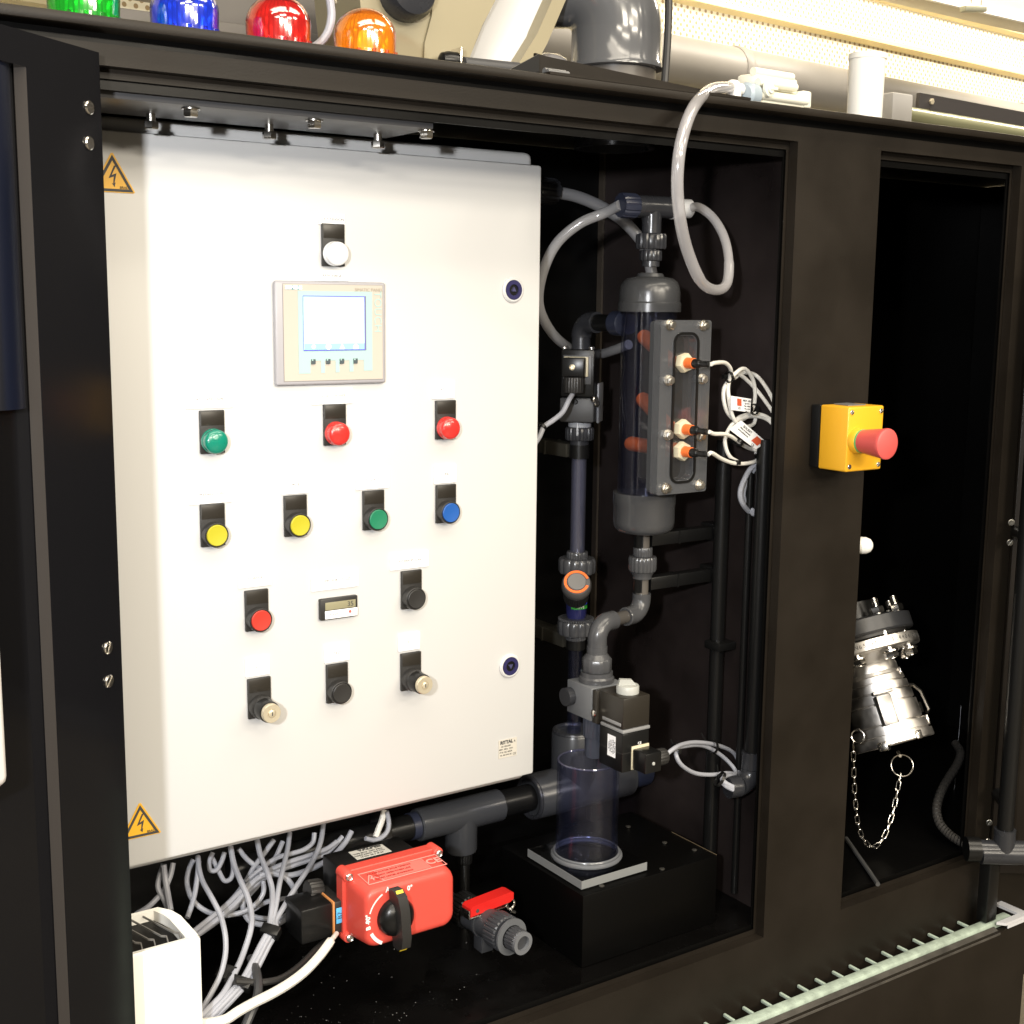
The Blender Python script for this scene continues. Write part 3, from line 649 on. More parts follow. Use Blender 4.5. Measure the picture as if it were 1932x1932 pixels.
beacon(161, (.06, .80, .14), (.0, .50, .05), 'green signal beacon at the left end of its row')
beacon(350, (.07, .22, 1.0), (.01, .09, .80), 'blue signal beacon between the green and red ones')
beacon(526, (1.0, .12, .10), (.70, .02, .022), 'red signal beacon beside the curved grey cable')
beacon(689, (1.0, .52, .05), (.98, .28, .0), 'amber signal beacon beside the beige casing', 3.0)
g = G(); g.tube([A(x, y, Y) for x, y, Y in ((618, -25, .10), (624, 10, .10), (625, 35, .10), (618, 62, .10), (600, 84, .10), (575, 96, .1))], .0045, n=10)
tag(g.obj('beacon_cable', CAB), 'grey cable curving down behind the red beacon', 'cable')
# beige casing
def P6(zx, zy): return (1000*.59191 + zx*800/1932*.59191, zy*800/1932*.59191)
Yb = .24
def C(zx, zy, Y=Yb): return A(*P6(zx, zy), Y)
bc = thing('beige_apparatus', 'beige painted machine casing with a white cloth panel standing on the cabinet top', 'machine', C(1000, 520))
def sheet(g, poly, Y0, Y1):
    P = [C(x, y, Y0) for x, y in poly]; S = [V((q.x, Y1, q.z)) for q in P]; a_ = [g.b.verts.new(q) for q in P]; c_ = [g.b.verts.new(q) for q in S]; n = len(P)
    g.b.faces.new(a_); g.b.faces.new(c_[::-1])
    for i in range(n): g.b.faces.new((a_[i], a_[(i+1) % n], c_[(i+1) % n], c_[i]))
g = G(); sheet(g, [(330, -300), (930, -300), (905, 120), (850, 330), (840, 560), (420, 560), (360, 40)], .240, .36); g.obj('side_casing', BEIGE, bc)
g = G(); sheet(g, [(935, -300), (1530, -300), (1400, 0), (1300, 190), (1190, 470), (1130, 560), (845, 560), (855, 330), (910, 120)], .236, .35); g.obj('front_casing', BEIGE, bc)
g = G(); sheet(g, [(1980, -300), (2060, -300), (1940, 0), (1800, 330), (1710, 500), (1640, 600), (1480, 600), (1590, 470), (1720, 260), (1835, 0)], .236, .31); g.obj('side_arm', BEIGE, bc)
# cloth panel, hanging slack between the two casings
g = G(); rows = []
lft = [(1530, -300), (1400, 0), (1300, 200), (1205, 430), (1180, 490)]; rgt = [(1985, -300), (1838, 0), (1730, 255), (1590, 470), (1540, 520)]
nx = 14
for (lx, ly), (rx, ry) in zip(lft, rgt):
    row = []
    for i in range(nx + 1):
        t_ = i/nx; q = C(lx + (rx - lx)*t_, ly + (ry - ly)*t_, .252 + .018*math.sin(math.pi*t_)); row.append(g.b.verts.new(q))
    rows.append(row)
for r_, s_ in zip(rows, rows[1:]):
    for i in range(nx): g.b.faces.new((r_[i], r_[i+1], s_[i+1], s_[i]))
g.obj('cloth_panel', LINEN, bc)
g = G(); g.tube([C(1150, 492, .215), C(1578, 535, .215)], .0085, n=18, smooth=False); g.obj('roller', mat('dark_roller', (.05, .05, .052), .5), bc)
kb = C(740, 0, .225)
g = G(); g.lathe(kb + V((0, 0, .012)), (0, -1, 0), [(.036, -.015), (.036, 0), (.030, .012), (.012, .018)], 32); g.obj('round_knob', PVCD, bc)
k = C(1090, 475, .22)
g = G(); g.lathe(k, (-1, 0, 0), [(.0115, 0), (.0115, .012), (.009, .020), (.003, .024)], 20); g.obj('rubber_foot', BKS, bc)
g = G(); g.box(k.x + .0005, k.x + .004, k.y - .012, k.y + .012, k.z - .014, k.z + .016, .0005); g.obj('foot_bracket', BRITE, bc)
k2 = C(930, 475, .225)
g = G(); g.box(k2.x - .016, k2.x + .04, k2.y - .01, k2.y + .01, ZC + .0005, ZC + .004, .0005); hexnut(g, (k2.x, k2.y, ZC + .004), (0, 0, 1), .0085, .009); g.obj('foot_plate', BRITE, bc)
g = G(); q = C(280, 5, .3); g.box(q.x - .02, q.x + .02, q.y, q.y + .02, q.z - .006, q.z + .05, .002); g.obj('side_clip', NICK, bc)
# clear bottle end behind
q0 = A(1015, 124, .30); q1 = A(1060, 128, .30)
g = G(); g.lathe(q0, q1 - q0, [(.014, 0), (.018, .012), (.018, .03), (.014, .042), (.004, .046)], 24); tag(g.obj('plastic_bottle', HOSEC), 'clear plastic bottle end beside the big grey vent elbow', 'bottle')
# big grey elbow
ex, ey = 1.165, .25
t = thing('vent_elbow', 'large glossy grey plastic vent elbow rising from the cabinet top', 'pipe elbow', (ex, ey, ZC))
zb = A(1165, 134, ey).z
VP = mat('glossy_grey_pvc', (.095, .097, .102), .16, var=.05, coat=.3)
g = G(); g.lathe((ex, ey, zb), (0, 0, 1), [(.0600, 0), (.0645, .001), (.0645, .006), (.0625, .009), (.0618, .0505)], 44); bd_ = V((-.80, .60, 0)); g.bend(V((ex, ey, zb + .0500)) + bd_*.068, (0, 0, 1), bd_, .068, .0618, 44, 14); g.lathe(V((ex, ey, zb + .118)) + bd_*.067, bd_, [(.0618, 0), (.0618, .10)], 44); g.obj('elbow_body', VP, t)
for v in t.children[0].data.vertices: pass
g = G(); g.cyl((ex, ey, ZC), (ex, ey, zb - .0005), .0550, n=40); g.obj('pipe_stub', mat('brown_grey_pipe', (.085, .075, .065), .4), t)
g = G(); g.lathe((ex, ey, 1.684), (0, 0, -1), [(.060, 0), (.060, .006), (.056, .008), (.056, .022), (.050, .022), (.050, .002)], 40); g.obj('spigot', PVCD, t)
g = G(); g.tube([A(1262, -30, .16), A(1261, 40, .16), A(1258, 100, .16), A(1254, 156, .16)], .0052, n=10)
tag(g.obj('black_cable', BK), 'black cable standing upright right of the big grey elbow', 'cable')
# white tub
p = A(1630, 236, .10); p.z = ZC
t = thing('white_tub', 'plain white plastic tub standing on the cabinet top', 'tub', p)
rr = 32.5/1240*.98
g = G(); g.lathe(p, (0, 0, 1), [(rr*.93, 0), (rr*.95, .002), (rr*.99, .100), (rr*1.03, .1005), (rr*1.03, .108), (rr*.98, .108), (rr*.97, .104)], 40); g.obj('tub_body', PEARL, t)
# solenoid water valve with its hose tail
vv = A(1455, 178, .07)
t = thing('inlet_valve', 'cream plastic hose valve lying on the cabinet top', 'valve', (vv.x, vv.y, ZC))
pa, pb = A(1408, 176, .055), A(1508, 190, .075); ax = (pb - pa).normalized(); sd = V((0, 0, 1)).cross(ax).normalized(); up = ax.cross(sd)
TV = M(((ax.x, sd.x, up.x, pa.x), (ax.y, sd.y, up.y, pa.y), (ax.z, sd.z, up.z, pa.z), (0, 0, 0, 1))); Lv = (pb - pa).length
g = G(); g.box(.002, Lv*.98, -.018, .018, -.018, .004, .004, TV); g.box(.0, Lv*.80, -.014, .016, .0045, .024, .004, TV); g.box(Lv*.85, Lv, -.020, .020, -.012, .010, .003, TV); g.obj('valve_body', CREAMW, t)
g = G()
for yy, zz, l1 in ((-.0175, .012, .70), (-.0185, -.004, .9), (-.010, .026, .72)): g.cyl(TV @ V((0, yy, zz)), TV @ V((Lv*l1, yy, zz)), .0052, n=14)
g.obj('ribs', CREAMW, t)
g = G(); g.box(-.055, Lv*.8, -.012, .02, -.029, -.0255, .001, TV); g.obj('foot_plate', CREAMW, t)
g = G(); g.lathe(TV @ V((-.022, -.012, -.004)), ax, [(.012, 0), (.015, .004), (.015, .020), (.012, .024)], 20); g.box(-.020, .0, -.018, -.004, -.026, -.012, .003, TV); g.obj('clamp', BLUEG, t)
g = G(); hexnut(g, TV @ V((-.006, -.020, -.021)), V((0, -1, 0)), .0045, .004); g.obj('clamp_screw', STEEL, t)
g = G(); g.lathe(TV @ V((.012, -.024, .004)), -sd, [(.010, 0), (.010, .004), (.006, .005), (.006, .007)], 20); g.box(.010, .024, -.0325, -.031, .002, .006, .0006, TV); g.obj('turn_knob', CREAMW, t)
g = G(); g.lathe(TV @ V((-.045, -.008, .002)), ax, [(.008, 0), (.0105, .003), (.0105, .009), (.0075, .010), (.0075, .022)], 20); g.lathe(TV @ V((-.040, -.014, -.012)), V((0, 0, 1)), [(.006, -.008), (.0065, .010)], 14); g.obj('hose_tail', PEARL, t)
# ================================================================== pillar and right bay
es = thing('emergency_stop', 'yellow emergency stop box with red mushroom button on the black pillar', 'emergency stop', (1.345, -.001, 1.236))
x0, x1, z0, z1 = 1.3105, 1.3785, 1.2365, 1.3215
g = G(); g.box(x0 + .0005, x1 - .0005, -.0165, -.0005, z0 + .0005, z1 - .0005, .002); g.obj('back_box', BKS, es)
g = G(); g.box(x0, x1, -.066, -.0170, z0, z1, .0025, seg=3); g.obj('cover', YEL, es)
g = G(); g.prism([(-.018, 0), (.016, 0), (.014, .030), (-.012, .030)], (1.342, -.052, z1 + .0002), (1, 0, 0), (0, 1, 0), .0012); g.obj('gland_plug', mat('grey_plug', (.16, .16, .16), .4), es)
for x, z in ((x0 + .006, z0 + .007), (x1 - .006, z0 + .007), (x0 + .006, z1 - .007), (x1 - .006, z1 - .007)):
    slot_screw((x, -.0662, z), (0, -1, 0), .0034, es, BRITE, .6)
bc_ = A(1616, 831, -.066)
g = G(); g.lathe(bc_, (0, -1, 0), [(.0170, 0), (.0170, .0075), (.0160, .009)], 36); g.obj('collar', YEL, es)
g = G(); g.lathe(bc_ + V((0, -.0091, 0)), (0, -1, 0), [(.0155, 0), (.0155, .0022)], 36); g.obj('ring', mat('green_ring', (.10, .42, .14), .4), es)
g = G(); g.lathe(bc_ + V((0, -.0114, 0)), (0, -1, 0), [(.0150, 0), (.0155, .004), (.0195, .034), (.0202, .037), (.0196, .0395), (.0170, .0408), (.0001, .0415)], 44); g.obj('mushroom_button', ESR, es)
# white cap nut
p = A(1630, 1029, .028); d = V((.80, -.60, 0))
t = thing('cap_nut', 'white plastic cap nut just right of the black pillar', 'cap nut', p)
g = G(); g.lathe(p, d, [(.0085, -.012), (.0092, -.010), (.0118, -.009), (.0125, -.004), (.0120, .003), (.0095, .0088), (.0050, .0120), (.0001, .0130)], 28); g.obj('dome', PEARL, t)
g = G(); hexnut(g, p + d*-.0165, d, .0120, .0060); g.obj('hex_flange', PEARL, t)
g = G(); g.cyl(p + d*-.06, p + d*-.017, .004, n=12); g.obj('stud', STEEL, t)

# coupling
def K(zx, zy): return Q(600, 2600, 1900, zx, zy)
Ptop = A(*K(450, 395), .205); Pbot = A(*K(812, 1530), .118); D = (Pbot - Ptop).normalized(); Lc = (Pbot - Ptop).length
up_ = -D
cp = thing('pipe_coupling', 'shiny steel lever coupling with bolted flange hanging in the dark right bay', 'coupling', Ptop)
def at(s): return Ptop + D*(Lc*s)
bx, by, _ = basis(D)
side = D.cross(V((0, -1, 0))).normalized(); front = side.cross(D).normalized()
if front.y > 0: front = -front
if side.x < 0: side = -side
R = .088
g = G(); g.lathe(at(-.10), D, [(R*.86, 0), (R, .004), (R, .026), (R*.97, .029), (R*.5, .029)], 48); g.obj('plastic_flange', mat('dark_grey_flange', (.026, .027, .030), .35), cp)
g = G(); g.lathe(at(-.10) - D*.03, D, [(.040, 0), (.040, .0295)], 32); g.obj('upper_pipe', BKS, cp)
g = G(); g.lathe(at(.05), D, [(R*.86, 0), (R*.86, .006), (R*.6, .006), (R*.6, 0)], 40, closed=True); g.obj('gasket', BK, cp)
fz = .115*Lc/ Lc
g = G(); g.lathe(at(.10), D, [(R*1.0, 0), (R*1.02, .001), (R*1.02, .0165), (R*1.0, .0185), (.047, .0185), (.041, .034), (.043, .040), (.043, .050)], 56); g.obj('steel_flange', SATIN, cp)
for k, t_ in enumerate((18, 62, 106, 150, 198, 242, 286, 330)):
    dr = side*math.cos(math.radians(t_)) + front*math.sin(math.radians(t_)); q = at(-.10) + dr*(R*.81)
    g = G(); hexnut(g, q - D*.0006, -D, .0115, .0110); g.cyl(q - D*.026, q + D*(.075), .0056, n=12); hexnut(g, q + D*.0645, D, .0115, .0095); g.lathe(q + D*.0620, D, [(.0135, 0), (.0135, .0022)], 20)
    for i in range(5): g.torus(q - D*(.0145 + .0024*i), D, .0055, .0008, 12, 5)
    g.obj('flange_bolt', BRITE, cp)
def ellr(zx, zy, zx2, zy2, Y): return (A(*K(zx, zy), Y) - A(*K(zx2, zy2), Y)).length/2
s0 = .345
prof = []
def P_(s, r): prof.append((r, Lc*s))
for s, r in ((.365, .040), (.37, .0455), (.375, .046), (.395, .046), (.40, .0465), (.405, .0475), (.455, .0485), (.46, .0450), (.472, .0450), (.475, .0505), (.535, .0510), (.54, .0480), (.552, .0480), (.555, .0530), (.63, .0535), (.635, .0505), (.648, .0505), (.65, .0555), (.81, .0560), (.815, .0530), (.828, .0530), (.83, .0630), (.90, .0640), (.905, .0605), (.918, .0605), (.92, .0650), (.985, .0655), (.995, .0640), (.995, .058), (.965, .056), (.965, .001)): P_(s, r)
g = G(); g.lathe(Ptop, D, prof, 56); g.obj('coupling_body', SATIN, cp)
def lug(ang, s, w, h, th, name='lug', r=.0545):
    c_, s_ = math.cos(math.radians(ang)), math.sin(math.radians(ang)); n_ = side*c_ + front*s_; tv = D.cross(n_); o_ = at(s) + n_*r
    T = M(((tv.x, n_.x, D.x, o_.x), (tv.y, n_.y, D.y, o_.y), (tv.z, n_.z, D.z, o_.z), (0, 0, 0, 1)))
    g = G(); g.box(-w/2, w/2, -.004, th, -h/2, h/2, .0015, T); return g.obj(name, BRITE, cp)
lug(8, .885, .016, .016, .016, r=.064); lug(100, .965, .012, .014, .0012, r=.066); lug(152, .99, .016, .014, .014, r=.064); lug(60, .86, .004, .016, .0075, r=.058); lug(70, .40, .004, .012, .0022, r=.0475); lug(0, .40, .007, .007, .006, r=.048)
for i, c_ in enumerate('DN65 PN16 1.4404 CHN 7418 EN 1092'):
    if c_ == ' ': continue
    t_ = math.radians(150 - 4.4*i); n_ = side*math.cos(t_) + front*math.sin(t_); tv = D.cross(n_).normalized(); tv = tv if tv.dot(side) > 0 or abs(t_ - math.pi/2) > 1.2 else -tv
    text(c_, .0095, at(.10) + D*.009 + n_*(R*1.021), cp, DINK, x=n_.cross(-D) * -1 if False else (-D).cross(n_), y=-D)
# lever at the right
q = [at(.515) + side*.050 + front*.012, at(.53) + side*.068 + front*.016, at(.60) + side*.077 + front*.02, at(.77) + side*.083 + front*.02, at(.79) + side*.076 + front*.02]
g = G(); g.tube(q, .0036, n=8, k=3, smooth=False); g.obj('lever', BRITE, cp); lug(18, .74, .014, .018, .012, r=.056)
# saddle with ring at the left
lw = at(.73); g = G()
T = M(((side.x, front.x, D.x, lw.x), (side.y, front.y, D.y, lw.y), (side.z, front.z, D.z, lw.z), (0, 0, 0, 1)))
g.box(-.030, -.004, .030, .0600, -.030, .020, .003, T @ M.Rotation(.45, 4, 'Z')); g.box(-.034, .0, .050, .0625, -.037, -.0305, .002, T @ M.Rotation(.45, 4, 'Z')); g.obj('lever_saddle', mat('shaded_steel', (.42, .41, .40), .35, metal=1), cp)
rg = A(*K(432, 1440), .10); g = G(); g.torus(rg, (A(*K(432, 1440), .2) - rg) + side*.12, .0105, .0016, 26, 7); g.obj('lever_ring', BRITE, cp)
eb = A(*K(868, 1640), .10); g = G(); g.tube([A(*K(845, 1600), .112), eb], .0028, n=8, smooth=False); g.obj('eyelet', BRITE, cp)
# chain with ring
ch = thing('retaining_chain', 'thin steel chain hanging in a loop under the steel coupling with a big ring', 'chain', A(*K(886, 1740), .10))
rc = A(*K(886, 1740), .10); g = G(); g.torus(rc, CAM - rc + V((.35, 0, 0)), .0172, .0011, 36, 8); g.obj('ring', BRITE, ch)
z9 = lambda x, y: (1288 + x/3, 1288 + y/3)
cpts = [A(*z9(x, y), Y) for x, y, Y in ((1233, 515, .10), (1222, 575, .098), (1205, 665, .096), (1180, 770, .092), (1135, 880, .088), (1080, 932, .085), (1025, 890, .085), (993, 800, .085), (980, 700, .085), (972, 590, .085), (968, 480, .085), (965, 345, .085))]
sp = spline(cpts, 30); lens_ = [0]
for u_, v_ in zip(sp, sp[1:]): lens_.append(lens_[-1] + (v_ - u_).length)
NL = 25; pos = []
for i in range(NL + 1):
    L = lens_[-1]*i/NL; j = max(k_ for k_ in range(len(sp)) if lens_[k_] <= L + 1e-9); pos.append(sp[min(j, len(sp)-1)])
ll = lens_[-1]/NL
g = G(); hw_ = .0034; hl = ll*.62; loop = []
for i in range(24):
    t_ = 2*math.pi*i/24; cx_, cz_ = math.cos(t_), math.sin(t_); loop.append(V((hw_*cx_, 0, (hl - hw_)*(1 if cz_ >= 0 else -1) + hw_*cz_)))
rings = []
for i, p_ in enumerate(loop):
    tg = (loop[(i+1) % 24] - loop[i-1]).normalized(); n_ = V((0, 1, 0)); b_ = tg.cross(n_)
    rings.append([p_ + (n_*math.cos(a_) + b_*math.sin(a_))*.00085 for a_ in [2*math.pi*j/6 for j in range(6)]])
g.rings(rings, closed=True); lm = g.mesh('link', BRITE)
for i in range(NL):
    a_, b_ = pos[i], pos[i+1]; dz = (b_ - a_).normalized(); vw = (CAM - a_); vw = (vw - dz*vw.dot(dz)).normalized(); tw = math.radians(25 if i % 2 else 78)
    y_ = vw*math.cos(tw) + dz.cross(vw)*math.sin(tw); x_ = y_.cross(dz); o_ = (a_ + b_)/2 - ch.location
    l_ = bpy.data.objects.new('link', lm); COL.objects.link(l_); l_.parent = ch
    l_.matrix_local = M(((x_.x, y_.x, dz.x, o_.x), (x_.y, y_.y, dz.y, o_.y), (x_.z, y_.z, dz.z, o_.z), (0, 0, 0, 1)))
# spiral wrapped cable
sw = [A(*z9(x, y), Y) for x, y, Y in ((1545, 345, .20), (1572, 395, .17), (1555, 460, .15), (1505, 540, .13), (1462, 620, .11), (1438, 710, .09), (1452, 790, .07), (1500, 850, .05), (1560, 893, .03), (1660, 945, .0))]
t = thing('wrapped_cable', 'black cable in spiral wrap curving down the right side of the right bay', 'cable', sw[-1])
g = G(); g.tube(sw, .0075, n=12, k=8); g.obj('spiral_wrap', mat('spiral_wrap_grey', (.05, .047, .044), .25), t)
g = G(); S_ = spline(sw, 8)
for i in range(4, len(S_) - 1, 2): g.torus(S_[i], (S_[i+1] - S_[i-1]).normalized() + V((.25, 0, .1)), .0074, .0007, 14, 5)
g.obj('wrap_seams', BKS, t)
# pipe tee on the right door
pj = onP(1893, 1610, H2 + N2*.045, N2)
t = thing('pipe_tee', 'dark grey pipe tee with an upright pipe on the right cabinet door', 'pipe', pj)
pl = onP(1842, 1602, H2 + N2*.045, N2)
g = G(); g.cyl(pl, pl + E2*.5, .0150, n=24); g.cyl(pj, (pj.x, pj.y, pj.z + .040), .0165, n=24); g.lathe(pj - E2*.035, E2, [(.0175, 0), (.0175, .08)], 24); g.obj('tee', PVCD, t)
g = G(); g.cyl((pj.x, pj.y, pj.z + .0405), (pj.x, pj.y, pj.z + .9), .0125, n=24); g.obj('riser_pipe', BKS, t)
g = G(); g.lathe(pl + E2*.004, -E2, [(.0190, 0), (.0190, .020)], 24); g.obj('end_nut', BKS, t)
for z_ in (.08, .5): 
    c_ = V((pj.x, pj.y, pj.z + z_)); g = G(); g.cyl(c_ - N2*.013, c_ - N2*.044, .010, n=14); g.obj('pipe_clip', BKS, t)
slot_screw(onP(1864, 1588, H2 + N2*.02, N2), N2, .0055, t, BRITE, 1.0)
# cobweb threads
for pts, lab in ((((1575, 130, .2), (1568, 240, .2), (1558, 340, .2)), 'single cobweb thread above the wrapped cable'), (((1545, 540, .2), (1525, 680, .2), (1508, 830, .2)), 'single cobweb thread below the bend of the wrapped cable')):
    g = G(); g.tube([A(*z9(x, y), Y) for x, y, Y in pts], .00045, n=4); tag(g.obj('cobweb_thread', mat('web_grey', (.30, .32, .36), .5) if 'web_grey' not in MATS else MATS['web_grey']), lab, 'cobweb')
# strip on the floor of the right bay
g = G(); q0, q1 = onZ(*z9(925, 885), .588), onZ(*z9(1105, 1145), .588); g.tube([q0 + V((0, 0, .001)), q1 + V((0, 0, .001))], .0035, n=8, smooth=False)
tag(g.obj('floor_strip', mat('dim_strip', (.06, .06, .06), .4)), 'thin dark strip on the floor of the right bay', 'strip')
# white cabinet corner at the left edge
pw = onP(24, 1482, H + NN*.022, NN); sw_ = (pw - (H + NN*.022)).dot(E)
g = G(); g.box(sw_, sw_ + .30, -.022, .038, pw.z, 1.66, .010, TD, 3)
t = thing('white_side_box', 'white box cut off by the left edge of the photo in the glossy door', 'box', wloc(door) * 0 + (H + E*(sw_ + .15) + V((0, 0, pw.z))))
g.obj('box_shell', mat('white_box_paint', (.80, .78, .76), .4), t)
# ================================================================== pipework of the middle bay
q1 = lambda x, y: Q(600, 1700, 980, x, y)
q2 = lambda x, y: Q(600, 1700, 1580, x, y)
q3_ = lambda x, y: Q(700, 1700, 2100, x, y)
cx, cy = 1.152, .15
def zc(py, px=1227): return A(px, py, cy).z
AX = lambda z: V((cx, cy, z))
# level chamber
lc = thing('level_chamber', 'upright clear level chamber with dark grey domed end caps', 'level chamber', AX(zc(1004)))
zt0, zt1 = zc(587), zc(930)
g = G(); g.pipe(AX(zt1 - .01), (0, 0, 1), .0372, .0335, zt0 - zt1 + .02, 48); g.obj('clear_tube', TUBE, lc)
rc_ = .0425; zl = zc(572); ztop = zc(512)
g = G(); hh = ztop - zl
g.lathe(AX(zc(588)), (0, 0, 1), [(.040, 0), (rc_, 0), (rc_, zl - zc(588)), (rc_*.965, zl - zc(588) + .002), (rc_*.965, hh*.62), (rc_*.93, hh*.80), (rc_*.86, hh*.95), (rc_*.72, hh*1.05), (.019, hh*1.10), (.017, hh*1.20), (.0125, hh*1.22)], 48); g.obj('top_cap', mat('cap_grey_pvc', (.042, .043, .045), .26), lc)
zb0, zb1 = zc(927), zc(1003); hb = zb0 - zb1
g = G(); g.lathe(AX(zb0), (0, 0, -1), [(.0395, 0), (rc_*1.02, 0), (rc_*1.02, hb*.27), (rc_*1.0, hb*.30), (rc_*1.0, hb*.72), (rc_*.96, hb*.86), (rc_*.84, hb*.96), (rc_*.66, hb), (.013, hb*1.02)], 48); g.obj('bottom_cap', mat('cap_grey_shiny', (.050, .051, .054), .22, coat=.3), lc)
# window flange
fx0, fx1, fz0, fz1 = 1.1035, 1.1900, A(1288, 930, .07).z, A(1292, 604, .07).z
fp = thing('sensor_flange', 'smoky clear bolted window plate holding three orange sensors on the level chamber', 'flange plate', ((fx0 + fx1)/2, .08, fz0))
sx0, sx1 = 1.1290, 1.1645
sz1, sz0 = A(1299, 633, .07).z, A(1286, 905, .07).z
def rrect(x0, x1, z0, z1, r, n=5):
    o_ = []
    for (cx_, cz_, a0) in ((x1 - r, z1 - r, 0), (x0 + r, z1 - r, 90), (x0 + r, z0 + r, 180), (x1 - r, z0 + r, 270)):
        for i in range(n + 1): t_ = math.radians(a0 + 90*i/n); o_.append((cx_ + r*math.cos(t_), cz_ + r*math.sin(t_)))
    return o_
def ringplate(g, outer, inner, y0, y1):
    n = len(outer)
    g.rings([[V((p[0], y0, p[1])) for p in outer], [V((p[0], y0, p[1])) for p in inner], [V((p[0], y1, p[1])) for p in inner], [V((p[0], y1, p[1])) for p in outer]], closed=True)
g = G(); ringplate(g, rrect(fx0, fx1, fz0, fz1, .004), rrect(sx0, sx1, sz0, sz1, .010), .068, .082); g.obj('plate', PLEXG, fp)
g = G(); ringplate(g, rrect(fx0 + .002, fx1 - .002, fz0 + .002, fz1 - .002, .004), rrect(sx0, sx1, sz0, sz1, .010), .0825, .092); g.obj('back_plate', mat('dark_flange_back', (.05, .052, .056), .3), fp)
g = G(); ringplate(g, rrect(sx0 - .0045, sx1 + .0045, sz0 - .0045, sz1 + .0045, .0145), rrect(sx0 - .0010, sx1 + .0010, sz0 - .0010, sz1 + .0010, .011), .0665, .0679); g.obj('gasket', BKS, fp)
g = G(); g.prism(rrect(sx0 + .0005, sx1 - .0005, sz0 + .0005, sz1 - .0005, .0095), (0, .0745, 0), (1, 0, 0), (0, 0, 1), .003); g.obj('window', WIN, fp)
g = G(); ringplate(g, rrect(cx - .030, cx + .030, fz0 + .006, fz1 - .006, .014), rrect(cx - .0275, cx + .0275, fz0 + .0085, fz1 - .0085, .012), .0925, .128); g.obj('side_wall', WIN, fp)
for zx, zy in ((1430, 180), (1775, 185), (1415, 750), (1760, 735), (1405, 1310), (1740, 1320), (1385, 1862), (1728, 1825)):
    p = A(*q1(zx, zy), .062); p.y = .0678
    g = G(); g.lathe(p, (0, -1, 0), [(.0074, 0), (.0074, .0012)], 24); hexnut(g, p + V((0, -.0013, 0)), (0, -1, 0), .0062, .0056, rot=random.random()); g.cyl(p + V((0, -.0067, 0)), p + V((0, -.0085, 0)), .0034, n=14); g.obj('bolt', STEEL, fp)
    g = G(); g.cyl(p + V((0, .0005, 0)), p + V((0, .014, 0)), .0045, n=12); g.obj('bolt_shank', mat('shank_grey', (.30, .30, .29), .4, metal=.6) if 'shank_grey' not in MATS else MATS['shank_grey'], fp)
SEN = []
for i, (zx, zy, ln) in enumerate(((1585, 570, .052), (1568, 1252, .052), (1560, 1480, .102))):
    p = A(*q1(zx, zy), .062); p.y = .0735; p.x = max(p.x, .5)
    s_ = thing('level_sensor', ('uppermost', 'middle', 'lowest')[i] + ' of the three orange level sensors in the bolted window plate', 'sensor', p, 'orange level sensors on the chamber')
    g = G(); g.lathe(p, (0, -1, 0), [(.0120, 0), (.0130, .001), (.0130, .009), (.0118, .0105)], 6, rot=.3 + .15*i); g.obj('hex_nut', CREAM, s_)
    g = G(); g.cyl(p + V((0, -.0106, 0)), p + V((0, -.0240, 0)), .0073, .0068, n=24); g.obj('sensor_body', ORG, s_)
    g = G(); g.lathe(p + V((0, -.0241, 0)), V((.10, -1, 0)), [(.0060, 0), (.0062, .006), (.0048, .010), (.0040, .011), (.0040, .024), (.0034, .025)], 18); g.obj('strain_relief', BKS, s_)
    if i < 2:      # the two upper floats swing up inside the chamber
        tip = A(1213, 628 if i == 0 else 745, .16); q_ = p + V((0, .022, 0)); fd = (V((p.x, tip.y, tip.z)) - q_).normalized(); fl = (V((p.x, tip.y, tip.z)) - q_).length
        g = G(); g.cyl(p + V((0, .0042, 0)), q_, .0065, n=18); g.lathe(q_ - fd*.004, fd, [(.006, 0), (.0100, .004), (.0100, fl - .006), (.008, fl - .001), (.003, fl)], 24); g.obj('float', ORG, s_)
    else:
        g = G(); g.lathe(p + V((0, .0042, 0)), (0, 1, 0), [(.0100, 0), (.0100, ln - .006), (.008, ln - .001), (.003, ln)], 24); g.obj('float', ORG, s_)
    SEN.append(p + V((.005, -.050, 0)))
# top fittings
pt = thing('top_tee', 'dark grey tee with union nuts on top of the level chamber', 'pipe tee', AX(zc(505)))
g = G(); g.lathe(AX(zc(503)), (0, 0, 1), [(.0120, 0), (.0120, zc(493) - zc(503))], 24); g.obj('neck', PVCD, pt)
g = G(); g.ribbed(AX(zc(492)), (0, 0, 1), .0150, zc(472) - zc(492), 12, .07); g.obj('small_nut', PVCD, pt)
g = G(); g.ribbed(AX(zc(470)), (0, 0, 1), .0208, zc(441) - zc(470), 14, .07); g.obj('union_nut', PVCD, pt)
ztee = zc(390); d_ = V((-1, .10, 0)).normalized()
g = G(); g.cyl(AX(zc(440)), AX(ztee + .004), .0130, n=28); g.cyl(AX(ztee) + d_*.026, AX(ztee) - d_*.030, .0145, n=28); g.obj('tee_body', PVCD, pt)
g = G(); g.ribbed(AX(ztee) + d_*.0265, d_, .0165, .024, 12, .07); g.obj('left_nut', mat('navy_pvc', (.022, .026, .045), .35), pt)
g = G(); g.lathe(AX(ztee) - d_*.031, -d_, [(.0150, 0), (.0150, .010), (.0125, .012), (.0125, .030), (.0105, .032)], 24); g.obj('hose_connector', mat('milky_connector', (.55, .55, .55), .35, sub=.1), pt)
